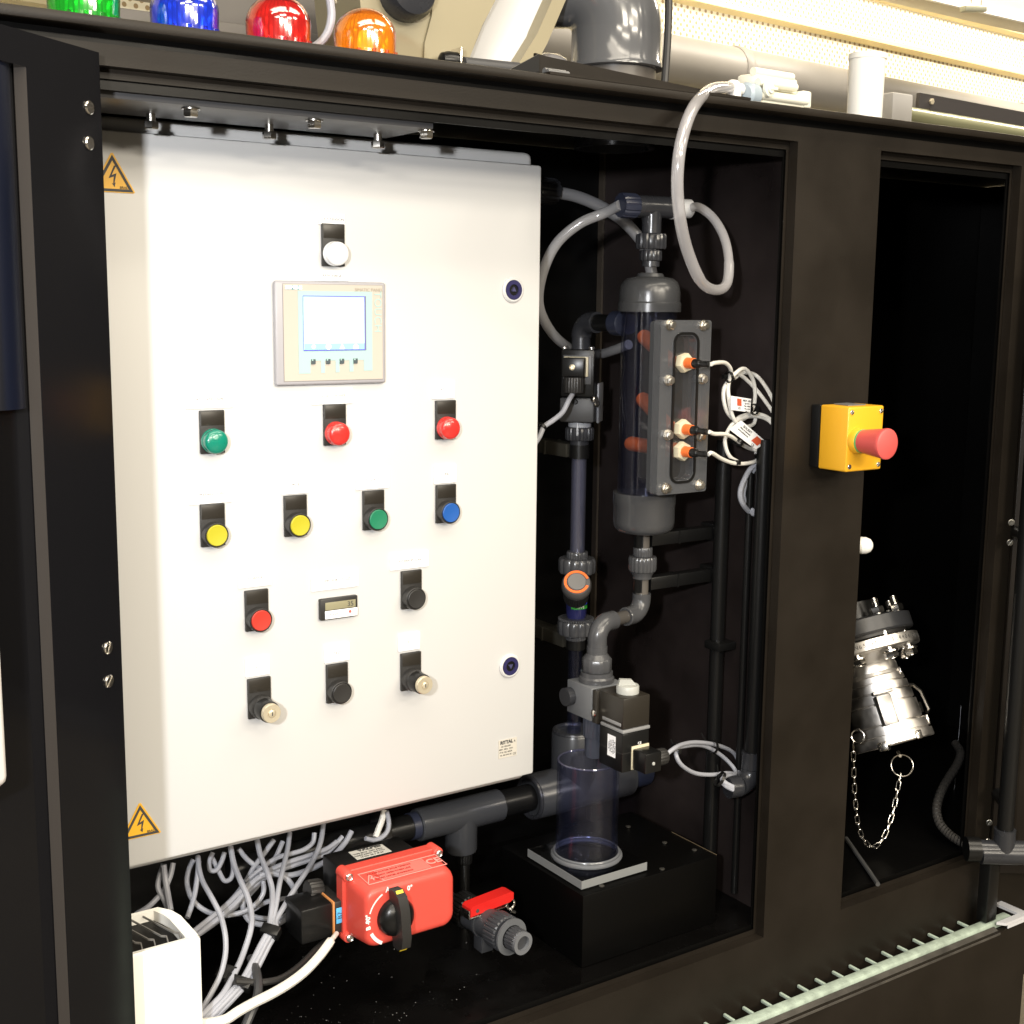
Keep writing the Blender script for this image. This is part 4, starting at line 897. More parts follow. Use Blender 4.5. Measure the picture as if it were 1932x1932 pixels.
# bottom run: union, clamps, elbows
bl = thing('drain_line', 'grey pipe run with unions and elbows below the level chamber', 'pipe', AX(zc(1165)))
zz = lambda zy: A(*q2(1120, zy), cy).z
g = G(); g.cyl(AX(zz(1000)), AX(zz(375)), .0092, n=28); g.obj('pipe', mat('brown_shiny_pipe', (.10, .09, .08), .18), bl)
g = G(); g.ribbed(AX(zz(620)), (0, 0, 1), .0134, zz(525) - zz(620), 20, .04); g.obj('union_top', PVC, bl)
g = G(); g.ribbed(AX(zz(770)), (0, 0, 1), .0196, zz(622) - zz(770), 18, .05); g.obj('union_nut', PVC, bl)
g = G(); g.lathe(AX(zz(775)), (0, 0, -1), [(.0170, 0), (.0134, .006), (.0134, zz(775) - zz(845))], 28); g.obj('union_end', PVC, bl)
ze = A(*q2(1130, 1195), cy).z; vx, vy = 1.058, .128
zv = zv_ = lambda zy: A(*q2(680, zy), .128).z
dl = V((vx - cx, vy - cy, 0)); dln = dl.normalized(); Re = .021
g = G(); g.cyl(AX(zz(1000)), AX(ze + Re), .0129, n=28); g.bend(AX(ze + Re) + dln*Re, (0, 0, -1), dln, Re, .0129, 28); g.cyl(AX(ze) + dln*Re, AX(ze) + dln*(Re + .014), .0129, n=28); g.torus(AX(ze) + dln*(Re + .014), dln, .0116, .0014, 28, 6); g.obj('elbow', PVC, bl)
e2 = V((vx, vy, ze)); R2 = .021
g = G(); g.cyl(AX(ze) + dln*(Re + .015), e2 - dln*(R2 + .012), .0092, n=24); g.obj('link_pipe', mat('dark_link_pipe', (.06, .055, .05), .25), bl)
g = G(); g.cyl(e2 - dln*(R2 + .0125), e2 - dln*R2, .0131, n=28); g.bend(e2 - dln*R2 + V((0, 0, -R2)), dln, (0, 0, -1), R2, .0131, 28, 10); g.lathe(e2 + V((0, 0, -R2)), (0, 0, -1), [(.0131, 0), (.0131, .016), (.0138, .0165), (.0138, max(.018, e2.z - R2 - zv_(1460)))], 28); g.obj('elbow', PVC, bl)
VX = lambda z: V((vx, vy, z))
g = G(); g.cyl(VX(zv(1605)), VX(zv(1445)), .0102, n=24); g.obj('stub_pipe', MATS['brown_shiny_pipe'], bl)
# clamp arms to the partition
for i, (zy, rr_) in enumerate(((455, .0145), (905, .0145))):
    z_ = zz(zy); hz_ = .0105
    t = thing('pipe_clamp', ('upper' if i == 0 else 'lower') + ' black clamp arm holding the drain pipe to the partition', 'clamp', (1.2, cy, z_), 'black clamp arms on the drain pipe')
    g = G(); g.lathe(AX(z_ - hz_), (0, 0, 1), [(.0098, 0), (.0128, 0), (.0128, 2*hz_), (.0098, 2*hz_)], 28, closed=True)
    for v in [v for v in g.b.verts if v.co.y < cy - .0078 and v.co.x > cx - .009 and v.co.x < cx + .007]: g.b.verts.remove(v)
    g.obj('clip', BKS, t)
    g = G(); g.box(cx + .0115, 1.296, cy - .006, cy + .012, z_ - .0095, z_ + .0085, .0015); g.box(1.278, 1.2995, cy - .014, cy + .022, z_ - .013, z_ + .012, .002); g.box(cx + .060, cx + .063, cy - .0066, cy + .0125, z_ - .010, z_ + .009); g.obj('arm', BKS, t)

# lower solenoid valve
lv = thing('drain_valve', 'square grey and black solenoid valve above the clear cylinder', 'valve', VX(.87))
X0, X1v, Y0v, Y1v = 1.030, 1.0865, .100, .156; Zb, Zt = .9015, .9465
g = G(); g.box(X0, X1v, Y0v + .0025, Y1v, Zb, Zt, .001); g.obj('valve_block', mat('block_grey_pvc', (.125, .13, .137), .35, bump=.05, bscale=300), lv)
g = G(); g.lathe(VX(Zt + .0002), (0, 0, 1), [(.0240, 0), (.0240, .006), (.0220, .0085), (.0220, .014)], 36); g.obj('socket_collar', PVC, lv)
zu0 = zv(1840); zu1 = zv(1655)
g = G(); g.ribbed(VX(Zt + .0145), (0, 0, 1), .0202, max(.018, zu1 - (Zt + .0145)), 9, .07, .10); g.obj('union_nut', PVC, lv)
g = G(); g.lathe(VX(max(zu1, Zt + .033)), (0, 0, 1), [(.0185, 0), (.0140, .006), (.0140, .016), (.0125, .016)], 30); g.obj('union_end', PVC, lv)
g = G(); g.cyl((X0 - .010, .128 + .02, .925), (X0, .128 + .02, .925), .0125, n=24); g.obj('side_plug', PVCD, lv)
g = G(); g.ribbed(VX(Zb - .032), (0, 0, 1), .0175, .0315, 14, .05); g.lathe(VX(Zb - .060), (0, 0, 1), [(.0140, 0), (.0140, .0275)], 28); g.obj('outlet_nut', mat('navy_grey_pvc', (.050, .056, .075), .3), lv)
g = G(); g.box(X0 + .0015, X1v - .002, .0915, .1020, Zb - .001, Zt - .001, .001); g.obj('adapter_plate', BRK, lv)
cX0, cX1, cY0, cY1 = 1.0345, 1.0790, .0405, .0910
g = G(); g.box(cX0, cX1, cY0, cY1, Zb + .0045, Zt + .001, .0015); g.obj('manual_housing', BRK, lv)
g = G(); g.box(cX0 - .0008, cX1 + .0008, cY0 - .0010, cY1 - .004, Zb - .0005, Zb + .0040, .0012); g.box(cX0 - .0010, cX0 + .002, cY0 + .004, cY1 - .008, Zb + .0080, Zb + .0125, .0008); g.obj('grey_bands', mat('band_grey', (.22, .22, .22), .35), lv)
g = G(); g.box(cX0 - .0005, cX1, cY0 - .0005, cY1 - .002, .848, Zb - .0008, .002); g.obj('coil', BKS, lv)
g = G(); g.box(cX0 - .0006, cX1 - .001, cY0 - .0006, cY1 - .004, .8735, .8745); g.obj('coil_seam', BK, lv)
pk = onZ(*q3_(808, 300), Zt + .0015); pk = V((1.0585, .062, Zt + .0012))
g = G(); g.lathe(pk, (0, 0, 1), [(.0150, 0), (.0150, .009), (.0140, .0105)], 32); g.prism([(-.012, 0), (.012, 0), (.006, .007), (-.010, .008)], pk + V((0, .003, .0106)), (.9, -.43, 0), (0, 0, 1), .006); g.obj('manual_knob', GREYW, lv)
ps = onX(*q3_(582, 425), X0 - .004)
g = G(); g.lathe((X0 + .001, .0965, Zb + .013), (-1, 0, 0), [(.0048, 0), (.0048, .002), (.0030, .0032)], 18); g.obj('screw', BRITE, lv)
g = G(); g.box(cX0 - .0009, cX0 - .0006, .054, .0705, .8645, .8935); lb = g.obj('rating_label', LBL, lv)
for i, s_ in enumerate(('burkert', 'D20 FKM PV', 'G 1/2  PN 0-6', '230V 50Hz 8W', 'W14LU  CE')): text(s_, .0030, (cX0 - .001, .0675 - .0031*i, .879), lb, DINK, x=(0, 0, 1), y=(0, 1, 0))
text('CE', .005, (cX0 + .028, cY0 - .0008, .884), lv, LBL)
cc = V((cX0 + .0285, cY0, .8655))
g = G(); g.box(cc.x - .0145, cc.x + .0145, cc.y - .0025, cc.y - .0007, cc.z - .0150, cc.z + .0165, .0005); g.obj('connector_gasket', CREAM, lv)
g = G(); g.box(cc.x - .0135, cc.x + .0135, cc.y - .0290, cc.y - .0027, cc.z - .0135, cc.z + .0135, .0015); g.obj('connector', BKS, lv)
g = G(); g.ribbed((cc.x + .0137, cc.y - .016, cc.z), (1, 0, 0), .0112, .016, 14, .05); g.obj('cable_gland', BK, lv)
g = G(); g.lathe((cc.x, cc.y - .0292, cc.z - .001), (0, -1, 0), [(.0024, 0), (.0018, .001)], 14); g.obj('screw', GREYW, lv)
# coiled valve cable
GL = V((cc.x + .030, cc.y - .016, cc.z))
zq = lambda x, y, Y: A(*q3_(x, y), Y)
co = thing('valve_cable', 'grey cable coiled beside the lower solenoid valve', 'cable', GL)
pts = [GL] + [zq(x, y, Y) for x, y, Y in ((1250, 780, .03), (1340, 745, .05), (1450, 735, .07), (1600, 755, .09), (1740, 810, .1), (1800, 890, .1), (1810, 960, .09), (1790, 1010, .08), (1700, 1005, .07), (1560, 1020, .06), (1420, 1005, .05), (1310, 940, .04), (1260, 860, .04), (1265, 790, .05), (1350, 765, .06), (1470, 760, .08), (1580, 800, .09), (1690, 880, .09), (1770, 970, .08), (1770, 1020, .07), (1700, 1030, .06), (1660, 1060, .05), (1700, 1110, .045), (1760, 1140, .04))]
g = G(); g.tube(pts, .0029, n=10, k=6); g.obj('cable_coil', CAB, co)
g = G()
for off in (.006, -.006): g.tube([zq(1655, 1070 + off*2500, .05), zq(1700, 1110 + off*2500, .045), zq(1760, 1140 + off*2500, .04)], .0029, n=8)
g.obj('cable_tails', CAB, co)
def tie(p, d, r, name='cable_tie', label=None, parent=None, tail=.012):
    g = G(); g.lathe(V(p) - V(d).normalized()*.002, d, [(r, 0), (r + .0012, 0), (r + .0012, .004), (r, .004)], 18, closed=True); x, y, z = basis(d)
    q = V(p) + x*(r + .001); g.box(-.003, .003, -.003, .003, -.003, .003, .0005, M.Translation(q)); g.tube([q, q + x*tail*.7 + V((0, 0, tail*.6))], .0011, n=5, smooth=False)
    o = g.obj(name, BKS, parent)
    return o
tie(zq(1262, 790, .045), (1, -.2, .3), .0075, 'cable_tie', None, co); tie(zq(1580, 775, .085), (1, 0, -.3), .0085, 'cable_tie', None, co, .022); tie(zq(1640, 1062, .05), (.6, -.4, -.5), .011, 'cable_tie', None, co, .02)

# clear cylinder on its plate and pedestal
pe = thing('pedestal', 'black square pedestal under the clear acrylic plate', 'pedestal', (1.10, .13, .5855))
g = G(); g.box(.985, 1.222, .047 + .006, .245, .5855, .686, .0012); g.obj('block', BKP, pe)
DBS = mat('dull_black_screw', (.10, .095, .085), .35, metal=.7)
for px, py in ((1135, 1672), (1249, 1640), (1254, 1590), (1310, 1604), (1185, 1560)):
    q = onZ(px, py, .6865); g = G(); g.lathe(q, (0, 0, 1), [(.0038, 0), (.0038, .0010), (.002, .0017)], 12); g.obj('screw', DBS, pe)
g = G(); g.tube([(1.2218, .055, .6861), (1.2218, .15, .6861)], .0006, n=5, smooth=False); g.obj('worn_edges', mat('worn_brown_edge', (.10, .075, .045), .5), pe)
cyx, cyy = 1.0455, .126; ZP0, ZP1 = .6885, .7000
ap = thing('acrylic_plate', 'square clear acrylic plate on the black pedestal', 'plate', (cyx, cyy, ZP0))
g = G(); g.box(.9925, 1.1035, .0665, .1900, ZP0, ZP1, .0006); g.obj('plate_body', PLEXI, ap)
g = G(); g.box(.9925, 1.1035, .0658, .0664, ZP0, ZP1 - .0002); g.obj('front_edge', PLEXE, ap)
g = G(); g.box(.9918, .9924, .0658, .1900, ZP0, ZP1 - .0002); g.obj('side_edge', PLEXE, ap)
cyl_ = thing('clear_cylinder', 'open clear blue tinted cylinder standing on the acrylic plate', 'cylinder', (cyx, cyy, ZP1))
ztc = A(1108, 1434, cyy).z
g = G(); g.pipe((cyx, cyy, ZP1 + .0004), (0, 0, 1), .0425, .0392, ztc - ZP1, 56); g.obj('tube_wall', TUBE, cyl_)
g = G(); g.torus((cyx, cyy, ZP1 + .004), (0, 0, 1), .0462, .0034, 48, 10); g.torus((cyx, cyy, ZP1 + .0085), (0, 0, 1), .0446, .0018, 48, 8); g.obj('weld_ring', mat('weld_grey_clear', (.12, .125, .135), .2), cyl_)
g = G(); g.torus((cyx, cyy, ztc), (0, 0, 1), .0408, .0014, 56, 6); g.obj('rim', clear('rim_clear', (.6, .6, .75), .4, .05, (.3, .3, .4), .2), cyl_)

# left line, further back
lx, ly = 1.152, .30
LX = lambda z: V((lx, ly, z))
z1f = lambda zy: A(*q1(430, zy), ly).z; z2f = lambda zy: A(*q2(440, zy), ly).z
dv = thing('dosing_valve_line', 'upright clear pipe with grey unions left of the level chamber', 'pipe', LX(z2f(1880)))
g = G(); g.pipe(LX(z2f(600)), (0, 0, 1), .0110, .0086, z1f(1420) - z2f(600), 32); g.obj('clear_pipe', TUBEL, dv)
g = G(); g.pipe(LX(z2f(1900) - .12), (0, 0, 1), .0112, .0088, z2f(1490) - z2f(1900) + .12, 32); g.obj('clear_pipe', TUBE, dv)
g = G(); g.ribbed(LX(z2f(645)), (0, 0, 1), .0158, z2f(572) - z2f(645), 22, .05); g.ribbed(LX(z2f(1475)), (0, 0, 1), .0156, z2f(1420) - z2f(1475), 22, .05); g.obj('end_connector', PVC, dv)
g = G(); g.ribbed(LX(z2f(790)), (0, 0, 1), .0278, z2f(640) - z2f(790), 12, .075); g.obj('union_nut', PVC, dv)
g = G(); g.ribbed(LX(z2f(1415)), (0, 0, 1), .0276, z2f(1275) - z2f(1415), 12, .075); g.obj('union_nut', PVC, dv)
g = G(); g.ribbed(LX(z2f(1274)), (0, 0, 1), .0268, .004, 44, .07); g.obj('toothed_ring', PVC, dv)
g = G(); g.cyl(LX(z2f(1274)), LX(z2f(800)), .0125, n=28); g.lathe(LX(z2f(1215)), (0, 0, 1), [(.0115, -.012), (.0150, 0), (.0160, z2f(1080) - z2f(1215))], 28); g.obj('valve_body', mat('blue_clear_body', (.018, .020, .085), .2), dv)
kc = A(*q2(440, 1000), ly - .030); kd = (V((-.50, -.75, .40))).normalized()
kb_ = LX(z2f(1010)) ; kt = A(*q2(445, 880), ly - .055); kd = (kt - kb_).normalized(); kd = V((-.45, -.62, .64)).normalized(); kb0 = kt - kd*.034
g = G(); g.ribbed(kb0 - kd*.016, kd, .0188, .028, 34, .06, .1); g.obj('knob_skirt', BK, dv)
g = G(); g.lathe(kb0 + kd*.010, kd, [(.0192, 0), (.0218, .007), (.0214, .017), (.0192, .0215), (.0001, .022)], 44); g.obj('knob', mat('knob_grey', (.085, .082, .080), .4), dv)
kx, ky, _ = basis(kd); ax0 = CR - kd*CR.dot(kd); ax0.normalize(); ay0 = kd.cross(ax0); o_ = kb0 + kd*.0322
g = G(); n_ = 40; outer, inner = [], []
for i in range(n_ + 1):
    t_ = math.radians(18 + (360 - 40)*i/n_); d2 = ax0*math.cos(t_) + ay0*math.sin(t_); outer.append(d2*.0182); inner.append(d2*.0146)
rgs = [[o_ + outer[i], o_ + inner[i], o_ + inner[i] + kd*.0012, o_ + outer[i] + kd*.0012] for i in range(n_ + 1)]
g.rings(rgs); g.obj('orange_ring', mat('bright_orange', (.92, .16, .02), .4), dv)
g = G(); g.lathe(o_, kd, [(.0136, 0), (.0136, .0024), (.0125, .0032), (.0001, .0030)], 36); g.obj('knob_button', mat('knob_button_grey', (.15, .145, .14), .4), dv)
# band label under the knob
lbp = A(*q2(440, 1135), ly - .028)
for (z0_, z1_, m_, nm) in ((1160, 1095, mat('label_blue', (.04, .05, .45), .4), 'blue_label'), (1195, 1152, mat('label_green', (.03, .28, .03), .4), 'green_label')):
    za, zb_ = A(*q2(440, z0_), ly - .026).z, A(*q2(440, z1_), ly - .026).z; g = G(); rgs = []
    for i in range(11):
        t_ = math.radians(-155 + 100*i/10); d2 = V((math.cos(t_), math.sin(t_), 0)); rgs.append([LX(za) + d2*.0164, LX(za) + d2*.0168, LX(zb_) + d2*.0168, LX(zb_) + d2*.0164])
    g.rings(rgs); lo = g.obj(nm, m_, dv)
    d2 = V((math.cos(math.radians(-105)), math.sin(math.radians(-105)), 0)); text('PVC-U' if nm == 'blue_label' else 'FPM', .006, LX((za + zb_)/2) + d2*.0178, lo, LBL, x=(.97, -.26, 0))
for i, (zy, y_) in enumerate(((1490, 0), (1500, 1))):
    z_ = z1f(1478) if i == 0 else z2f(1500)
    t = thing('pipe_clamp', ('upper' if i == 0 else 'lower') + ' black clamp arm holding the clear pipe to the back wall', 'clamp', (lx, .4, z_), 'black clamp arms on the clear pipe')
    g = G(); g.lathe(LX(z_ - .010), (0, 0, 1), [(.0116, 0), (.0145, 0), (.0145, .020), (.0116, .020)], 28, closed=True); g.obj('clip', BKS, t)
    g = G(); g.box(lx - .014, lx + .012, ly + .0140, .4515, z_ - .010, z_ + .010, .0015); g.box(lx - .016, lx + .014, ly + .065, ly + .068, z_ - .0105, z_ + .0105); g.obj('arm', mat('olive_black_arm', (.030, .028, .022), .35) if 'olive_black_arm' not in MATS else MATS['olive_black_arm'], t)
# upper solenoid valve on that line
uv = thing('solenoid_valve', 'upright black solenoid valve with plug and cable left of the level chamber', 'valve', LX(z1f(1180)))
RV = M.Rotation(math.radians(-46), 4, 'Z'); TVL = lambda z: M.Translation(LX(z)) @ RV
zt_, zb_ = z1f(425), z1f(1165)
zm = z1f(905)
g = G(); g.box(-.0240, .0240, -.030, .028, zm - zb_, zt_ - zb_, .002, TVL(zb_)); g.box(-.0270, -.0241, -.01, .02, zm - zb_, zt_ - zb_ - .01, .001, TVL(zb_)); g.obj('coil', BKS, uv)
g = G(); g.box(-.0250, .0250, -.031, .032, 0, zm - zb_ - .0015, .003, TVL(zb_)); g.obj('valve_body', mat('soft_black_body', (.035, .035, .036), .5), uv)
g = G(); g.box(-.0205, .0205, -.0335, -.0312, .055, zt_ - zb_ - .008, .0005, TVL(zb_)); g.obj('front_frame', mat('coil_frame', (.055, .055, .058), .4), uv)
g = G(); g.box(.0255, .0290, -.010, .034, -.002, .055, .001, TVL(zb_)); g.obj('side_plate', mat('side_plate_grey', (.15, .155, .17), .4), uv)
zp0, zp1 = z1f(697) - zb_, z1f(497) - zb_
g = G(); g.box(-.0185, .0165, -.0400, -.0337, zp0, zp1, .001, TVL(zb_)); g.obj('plug_gasket', CREAM, uv)
g = G(); g.box(-.0180, .0140, -.060, -.0402, zp0 + .0006, zp1 - .0008, .0018, TVL(zb_)); g.obj('plug', BKS, uv)
pz = (zp0 + zp1)/2
g = G(); g.lathe(TVL(zb_) @ V((-.003, -.0601, pz)), RV @ V((0, -1, 0)), [(.0042, 0), (.0042, .001), (.003, .0016), (.0024, .0008), (.0001, .0008)], 20); g.obj('screw', NICK, uv)
g = G(); g.ribbed(TVL(zb_) @ V((-.002, -.050, zp0 - .0004)), (0, 0, -1), .0150, .0215, 18, .05); g.obj('cable_gland', BK, uv)
for dx, dy, dz in ((-.020, -.026, .0005), (.019, -.026, .0005)):
    g = G(); g.lathe(TVL(zt_) @ V((dx, dy, dz)), (0, 0, 1), [(.0045, 0), (.0045, .003), (.003, .0045)], 16); g.obj('screw', STEEL, uv)
for dx, dz in ((.0310, .0275), (.0300, .034)):
    g = G(); g.lathe(TVL(zb_) @ V((dx - .006, -.0335 + .012*(dx > .0305), dz)), RV @ V((.75, -.65, 0)), [(.0048, 0), (.0048, .005), (.0035, .006)], 16); g.obj('screw', BRITE, uv)
g = G(); g.lathe(TVL(zb_) @ V((-.002, -.0335, .030)), RV @ V((0, -1, 0)), [(.004, 0), (.003, .0015)], 14); g.obj('plug_dot', BKS, uv)
g = G(); g.lathe(LX(zb_ - .0092), (0, 0, 1), [(.0160, 0), (.0168, .001), (.0168, .009)], 32); g.box(-.0015, .0015, -.0220, -.0195, -.020, -.001, .0003, TVL(zb_)); g.obj('grey_collar', mat('light_grey_collar', (.33, .34, .36), .4), uv)
g = G(); g.ribbed(LX(z1f(1360)), (0, 0, 1), .0212, zb_ - .0095 - z1f(1360), 20, .06); g.obj('union_nut', PVCD, uv)
g = G(); g.lathe(LX(z1f(1430)), (0, 0, 1), [(.0132, 0), (.0140, .001), (.0140, z1f(1362) - z1f(1430))], 28); g.obj('union_end', PVCD, uv)
cp0 = TVL(zb_) @ V((-.002, -.050, zp0 - .022))
g = G(); g.tube([cp0, A(*q1(365, 950), .25), A(*q1(300, 1075), .245), A(*q1(200, 1160), .24), A(*q1(110, 1225), .235), A(*q1(60, 1330), .23), A(*q1(-40, 1480), .22)], .0036, n=10); cbl = g.obj('valve_cable', CAB); tag(cbl, 'grey cable curving left out of the upper black solenoid valve', 'cable')
tie(A(*q1(92, 1222), .236), (1, 0, .7), .0052, 'cable_tie', None, cbl, .014)
# elbow from chamber to that valve
dd = V((cx - lx, cy - ly, 0)); ddn = dd.normalized(); zel = z1f(150)
el = thing('inlet_elbow', 'dark grey elbow joining the black solenoid valve to the level chamber', 'pipe elbow', LX(zel))
g = G(); g.cyl(LX(zt_), LX(zel - .022), .0138, n=28); g.bend(LX(zel - .022) + ddn*.022, (0, 0, 1), ddn, .022, .0148, 28, 10); g.cyl(LX(zel) + ddn*.022, LX(zel) + ddn*.036, .0150, n=28); g.obj('elbow_body', PVCD, el)
g = G(); g.cyl(LX(zel) + ddn*.0365, LX(zel) + ddn*.075, .0118, n=24); g.obj('link_pipe', BKS, el)
g = G(); g.lathe(LX(zel) + ddn*.0755, ddn, [(.0150, 0), (.0172, .002), (.0172, .022), (.0155, .024), (.0145, .034)], 32); g.obj('socket', MATS['navy_pvc'], el)

# hoses inside and outside
hn = A(1042, 362, .33)
t = thing('hose_nut', 'dark union nut half hidden behind the white box with a milky hose', 'hose nut', hn)
g = G(); g.ribbed(hn + V((-.030, 0, .002)), (1, 0, -.05), .0190, .034, 12, .07); g.obj('nut', PVCD, t)
g = G(); g.tube([hn + V((0, 0, 0)), A(1085, 370, .33), A(1130, 388, .325), A(1172, 414, .32), A(1205, 448, .31), A(1222, 480, .30), A(1232, 530, .29)], .0088, n=14); tag(g.obj('milky_hose', HOSE), 'milky hose arching from the union nut down behind the chamber top', 'hose')
tl_ = AX(ztee) + d_*.051
g = G(); g.tube([tl_, A(1140, 402, .18), A(1095, 421, .20), A(1053, 456, .22), A(1029, 500, .235), A(1017, 548, .25), A(1019, 585, .26), A(1037, 622, .275), A(1062, 648, .30), A(1092, 664, .345), A(1130, 668, .33), A(1160, 660, .28), A(1186, 650, .24)], .0070, n=14); tag(g.obj('milky_hose', HOSE), 'milky hose looping behind the white box edge from the top tee', 'hose')
ht = TV @ V((-.046, -.008, .002)); hc = AX(ztee) - d_*.060
g = G(); g.tube([ht, A(1372, 165, .03), A(1340, 170, .0), A(1308, 203, -.035), A(1286, 265, -.05), A(1278, 335, -.05), A(1282, 405, -.04), A(1296, 470, -.02), A(1322, 530, .0), A(1350, 547, .02), A(1371, 535, .04), A(1375, 492, .06), A(1366, 447, .08), A(1345, 411, .10), A(1318, 391, .12), hc], [.0072]*8 + [.0066]*3 + [.0060]*5, n=16, k=8); tag(g.obj('clear_hose', HOSEC), 'clear hose looping from the cream valve down into the chamber tee', 'hose')

# sensor cables and their flags
def z6(x, y, Y):           # kept in front of the partition wall
    px, py = 1288 + x/3, 644 + y/3; return A(px, py, min(Y, onX(px, py, 1.292).y - (.1 - Y)*.08))
def cable(name, pts, r, label, m=CABW, cat='cable', group=None): g = G(); g.tube(pts, r, n=9); return tag(g.obj(name, m), label, cat, group)
GS = 'white sensor cables coiled by the partition'
cable('sensor_cable', [SEN[0]] + [z6(*p) for p in ((185, 122, .03), (240, 122, .05), (272, 160, .06), (262, 215, .07), (235, 265, .07), (232, 330, .07), (255, 405, .07), (300, 445, .075), (360, 430, .08), (400, 370, .08), (410, 290, .08), (395, 210, .08), (350, 155, .075), (300, 180, .07), (260, 240, .07), (262, 330, .065), (285, 430, .065), (330, 480, .07), (400, 470, .08), (415, 400, .085))], .0027, 'white sensor cable from the uppermost orange sensor in tall loops', CABW, 'cable', GS)
cable('sensor_cable', [SEN[1]] + [z6(*p) for p in ((180, 524, .03), (245, 527, .045), (300, 555, .06), (345, 590, .07), (400, 612, .08), (470, 612, .085), (515, 560, .09), (525, 500, .09), (490, 450, .085), (430, 425, .08), (350, 430, .075), (290, 460, .07), (250, 520, .065), (240, 580, .065), (265, 650, .065), (320, 685, .07))], .0027, 'white sensor cable from the middle orange sensor', CABW, 'cable', GS)
cable('sensor_cable', [SEN[2]] + [z6(*p) for p in ((165, 632, .025), (220, 665, .04), (290, 690, .055), (370, 690, .065), (440, 665, .075), (500, 610, .085), (530, 540, .09), (520, 470, .09), (470, 425, .085), (400, 410, .08), (320, 430, .075), (280, 480, .07))], .0027, 'white sensor cable from the lowest orange sensor', CABW, 'cable', GS)
cable('sensor_cable', [z6(*p) for p in ((268, 190, .075), (310, 182, .08), (370, 225, .085), (430, 290, .09), (490, 370, .095), (530, 430, .1))], .0027, 'white cable stretch crossing the tall loops to the pillar', CABW, 'cable', GS)
cable('sensor_cable', [z6(*p) for p in ((290, 210, .085), (340, 178, .085), (410, 190, .09), (465, 250, .095), (510, 330, .1), (530, 400, .1))], .0027, 'white cable stretch arching over the tall loops to the pillar', CABW, 'cable', GS)
cable('grey_cable_loop', [z6(*p) for p in ((440, 680, .08), (385, 720, .08), (345, 790, .08), (325, 860, .08), (340, 920, .08), (385, 970, .085), (450, 985, .09))], .0036, 'grey cable loop hanging under the white cable coils', CAB)
cable('grey_cable_loop', [z6(*p) for p in ((450, 690, .09), (400, 735, .09), (362, 800, .09), (345, 865, .09), (365, 925, .09), (410, 965, .095), (460, 975, .1))], .0028, 'thinner grey cable loop inside the hanging grey loop', CAB)
TL_ = ['round the top white sensor cable where its loops start', 'at the bottom left of the white cable ring', 'on the tall white loops beside the upper flag', 'below the slanted middle flag', 'above the lowest hanging flag']
for x, y, an in ((262, 202, .2), (290, 682, 1.2), (405, 385, .1), (312, 570, .8), (445, 655, .9)):
    q = z6(x, y, .062); tag(tie(q, (math.cos(an), 0, math.sin(an)), .0066, 'cable_tie', None, None, .006), 'black cable tie ' + TL_.pop(0), 'cable tie', 'cable ties on the sensor cables')
FLG = mat('flag_white', (.72, .72, .72), .45)
def flag(quad, lab, Y, lines, flip=False):
    P = [z6(x, y, Y) for x, y in quad]; X_ = (P[1] - P[0]); Y_ = (P[3] - P[0]); wd, hg = X_.length, Y_.length; xn, yn = X_.normalized(), Y_.normalized(); yn = (yn - xn*yn.dot(xn)).normalized(); nn = yn.cross(xn) ; 
    if nn.y > 0: nn = -nn
    g = G(); vs_ = [g.b.verts.new(p_) for p_ in P] + [g.b.verts.new(p_ - nn*.0012) for p_ in P]
    for f_ in ((0, 1, 2, 3), (7, 6, 5, 4), (0, 4, 5, 1), (1, 5, 6, 2), (2, 6, 7, 3), (3, 7, 4, 0)): g.b.faces.new([vs_[i] for i in f_])
    o = g.obj('cable_flag', FLG); tag(o, lab, 'cable tag', 'white printed flags on the sensor cables')
    def pp(u, v): return P[0] + X_*u + Y_*v + nn*.0004
    a_, b_ = (.30, .50) if not flip else (.66, .9)
    g = G(); v4 = [g.b.verts.new(pp(*c_) + nn*k_) for k_ in (0, .0003) for c_ in ((a_, .12), (b_, .12), (b_, .62), (a_, .62))]
    for f_ in ((4, 5, 6, 7), (3, 2, 1, 0), (0, 1, 5, 4), (1, 2, 6, 5), (2, 3, 7, 6), (3, 0, 4, 7)): g.b.faces.new([v4[i] for i in f_])
    g.obj('red_logo', mat('logo_red', (.50, .08, .03), .5) if 'logo_red' not in MATS else MATS['logo_red'], o)
    for i, s_ in enumerate(lines): text(s_, hg*(.2 if i == 0 else .13), pp(.78 if not flip else .33, .20 + .19*i), o, DINK, x=xn, y=-yn)
    text('CE', hg*.2, pp(.40 if not flip else .8, .80), o, DINK, x=xn, y=-yn)
flag([(272, 308), (388, 326), (382, 402), (274, 388)], 'white cable flag with red mark, upper one', .058, ('NKP- 401', 'Typ: 03.1', 'Max. 10VA', 'Max. 0.5A', '70.C. A'))
flag([(332, 448), (476, 572), (414, 612), (264, 498)], 'white cable flag with red mark, slanted middle one', .052, ('ISOLIERT', 'Made in Germany', 'www.kobold.com'), True)
flag([(405, 628), (468, 640), (468, 800), (425, 795)], 'white cable flag with red mark, lowest one hanging upright', .078, ('', '', ''), True)
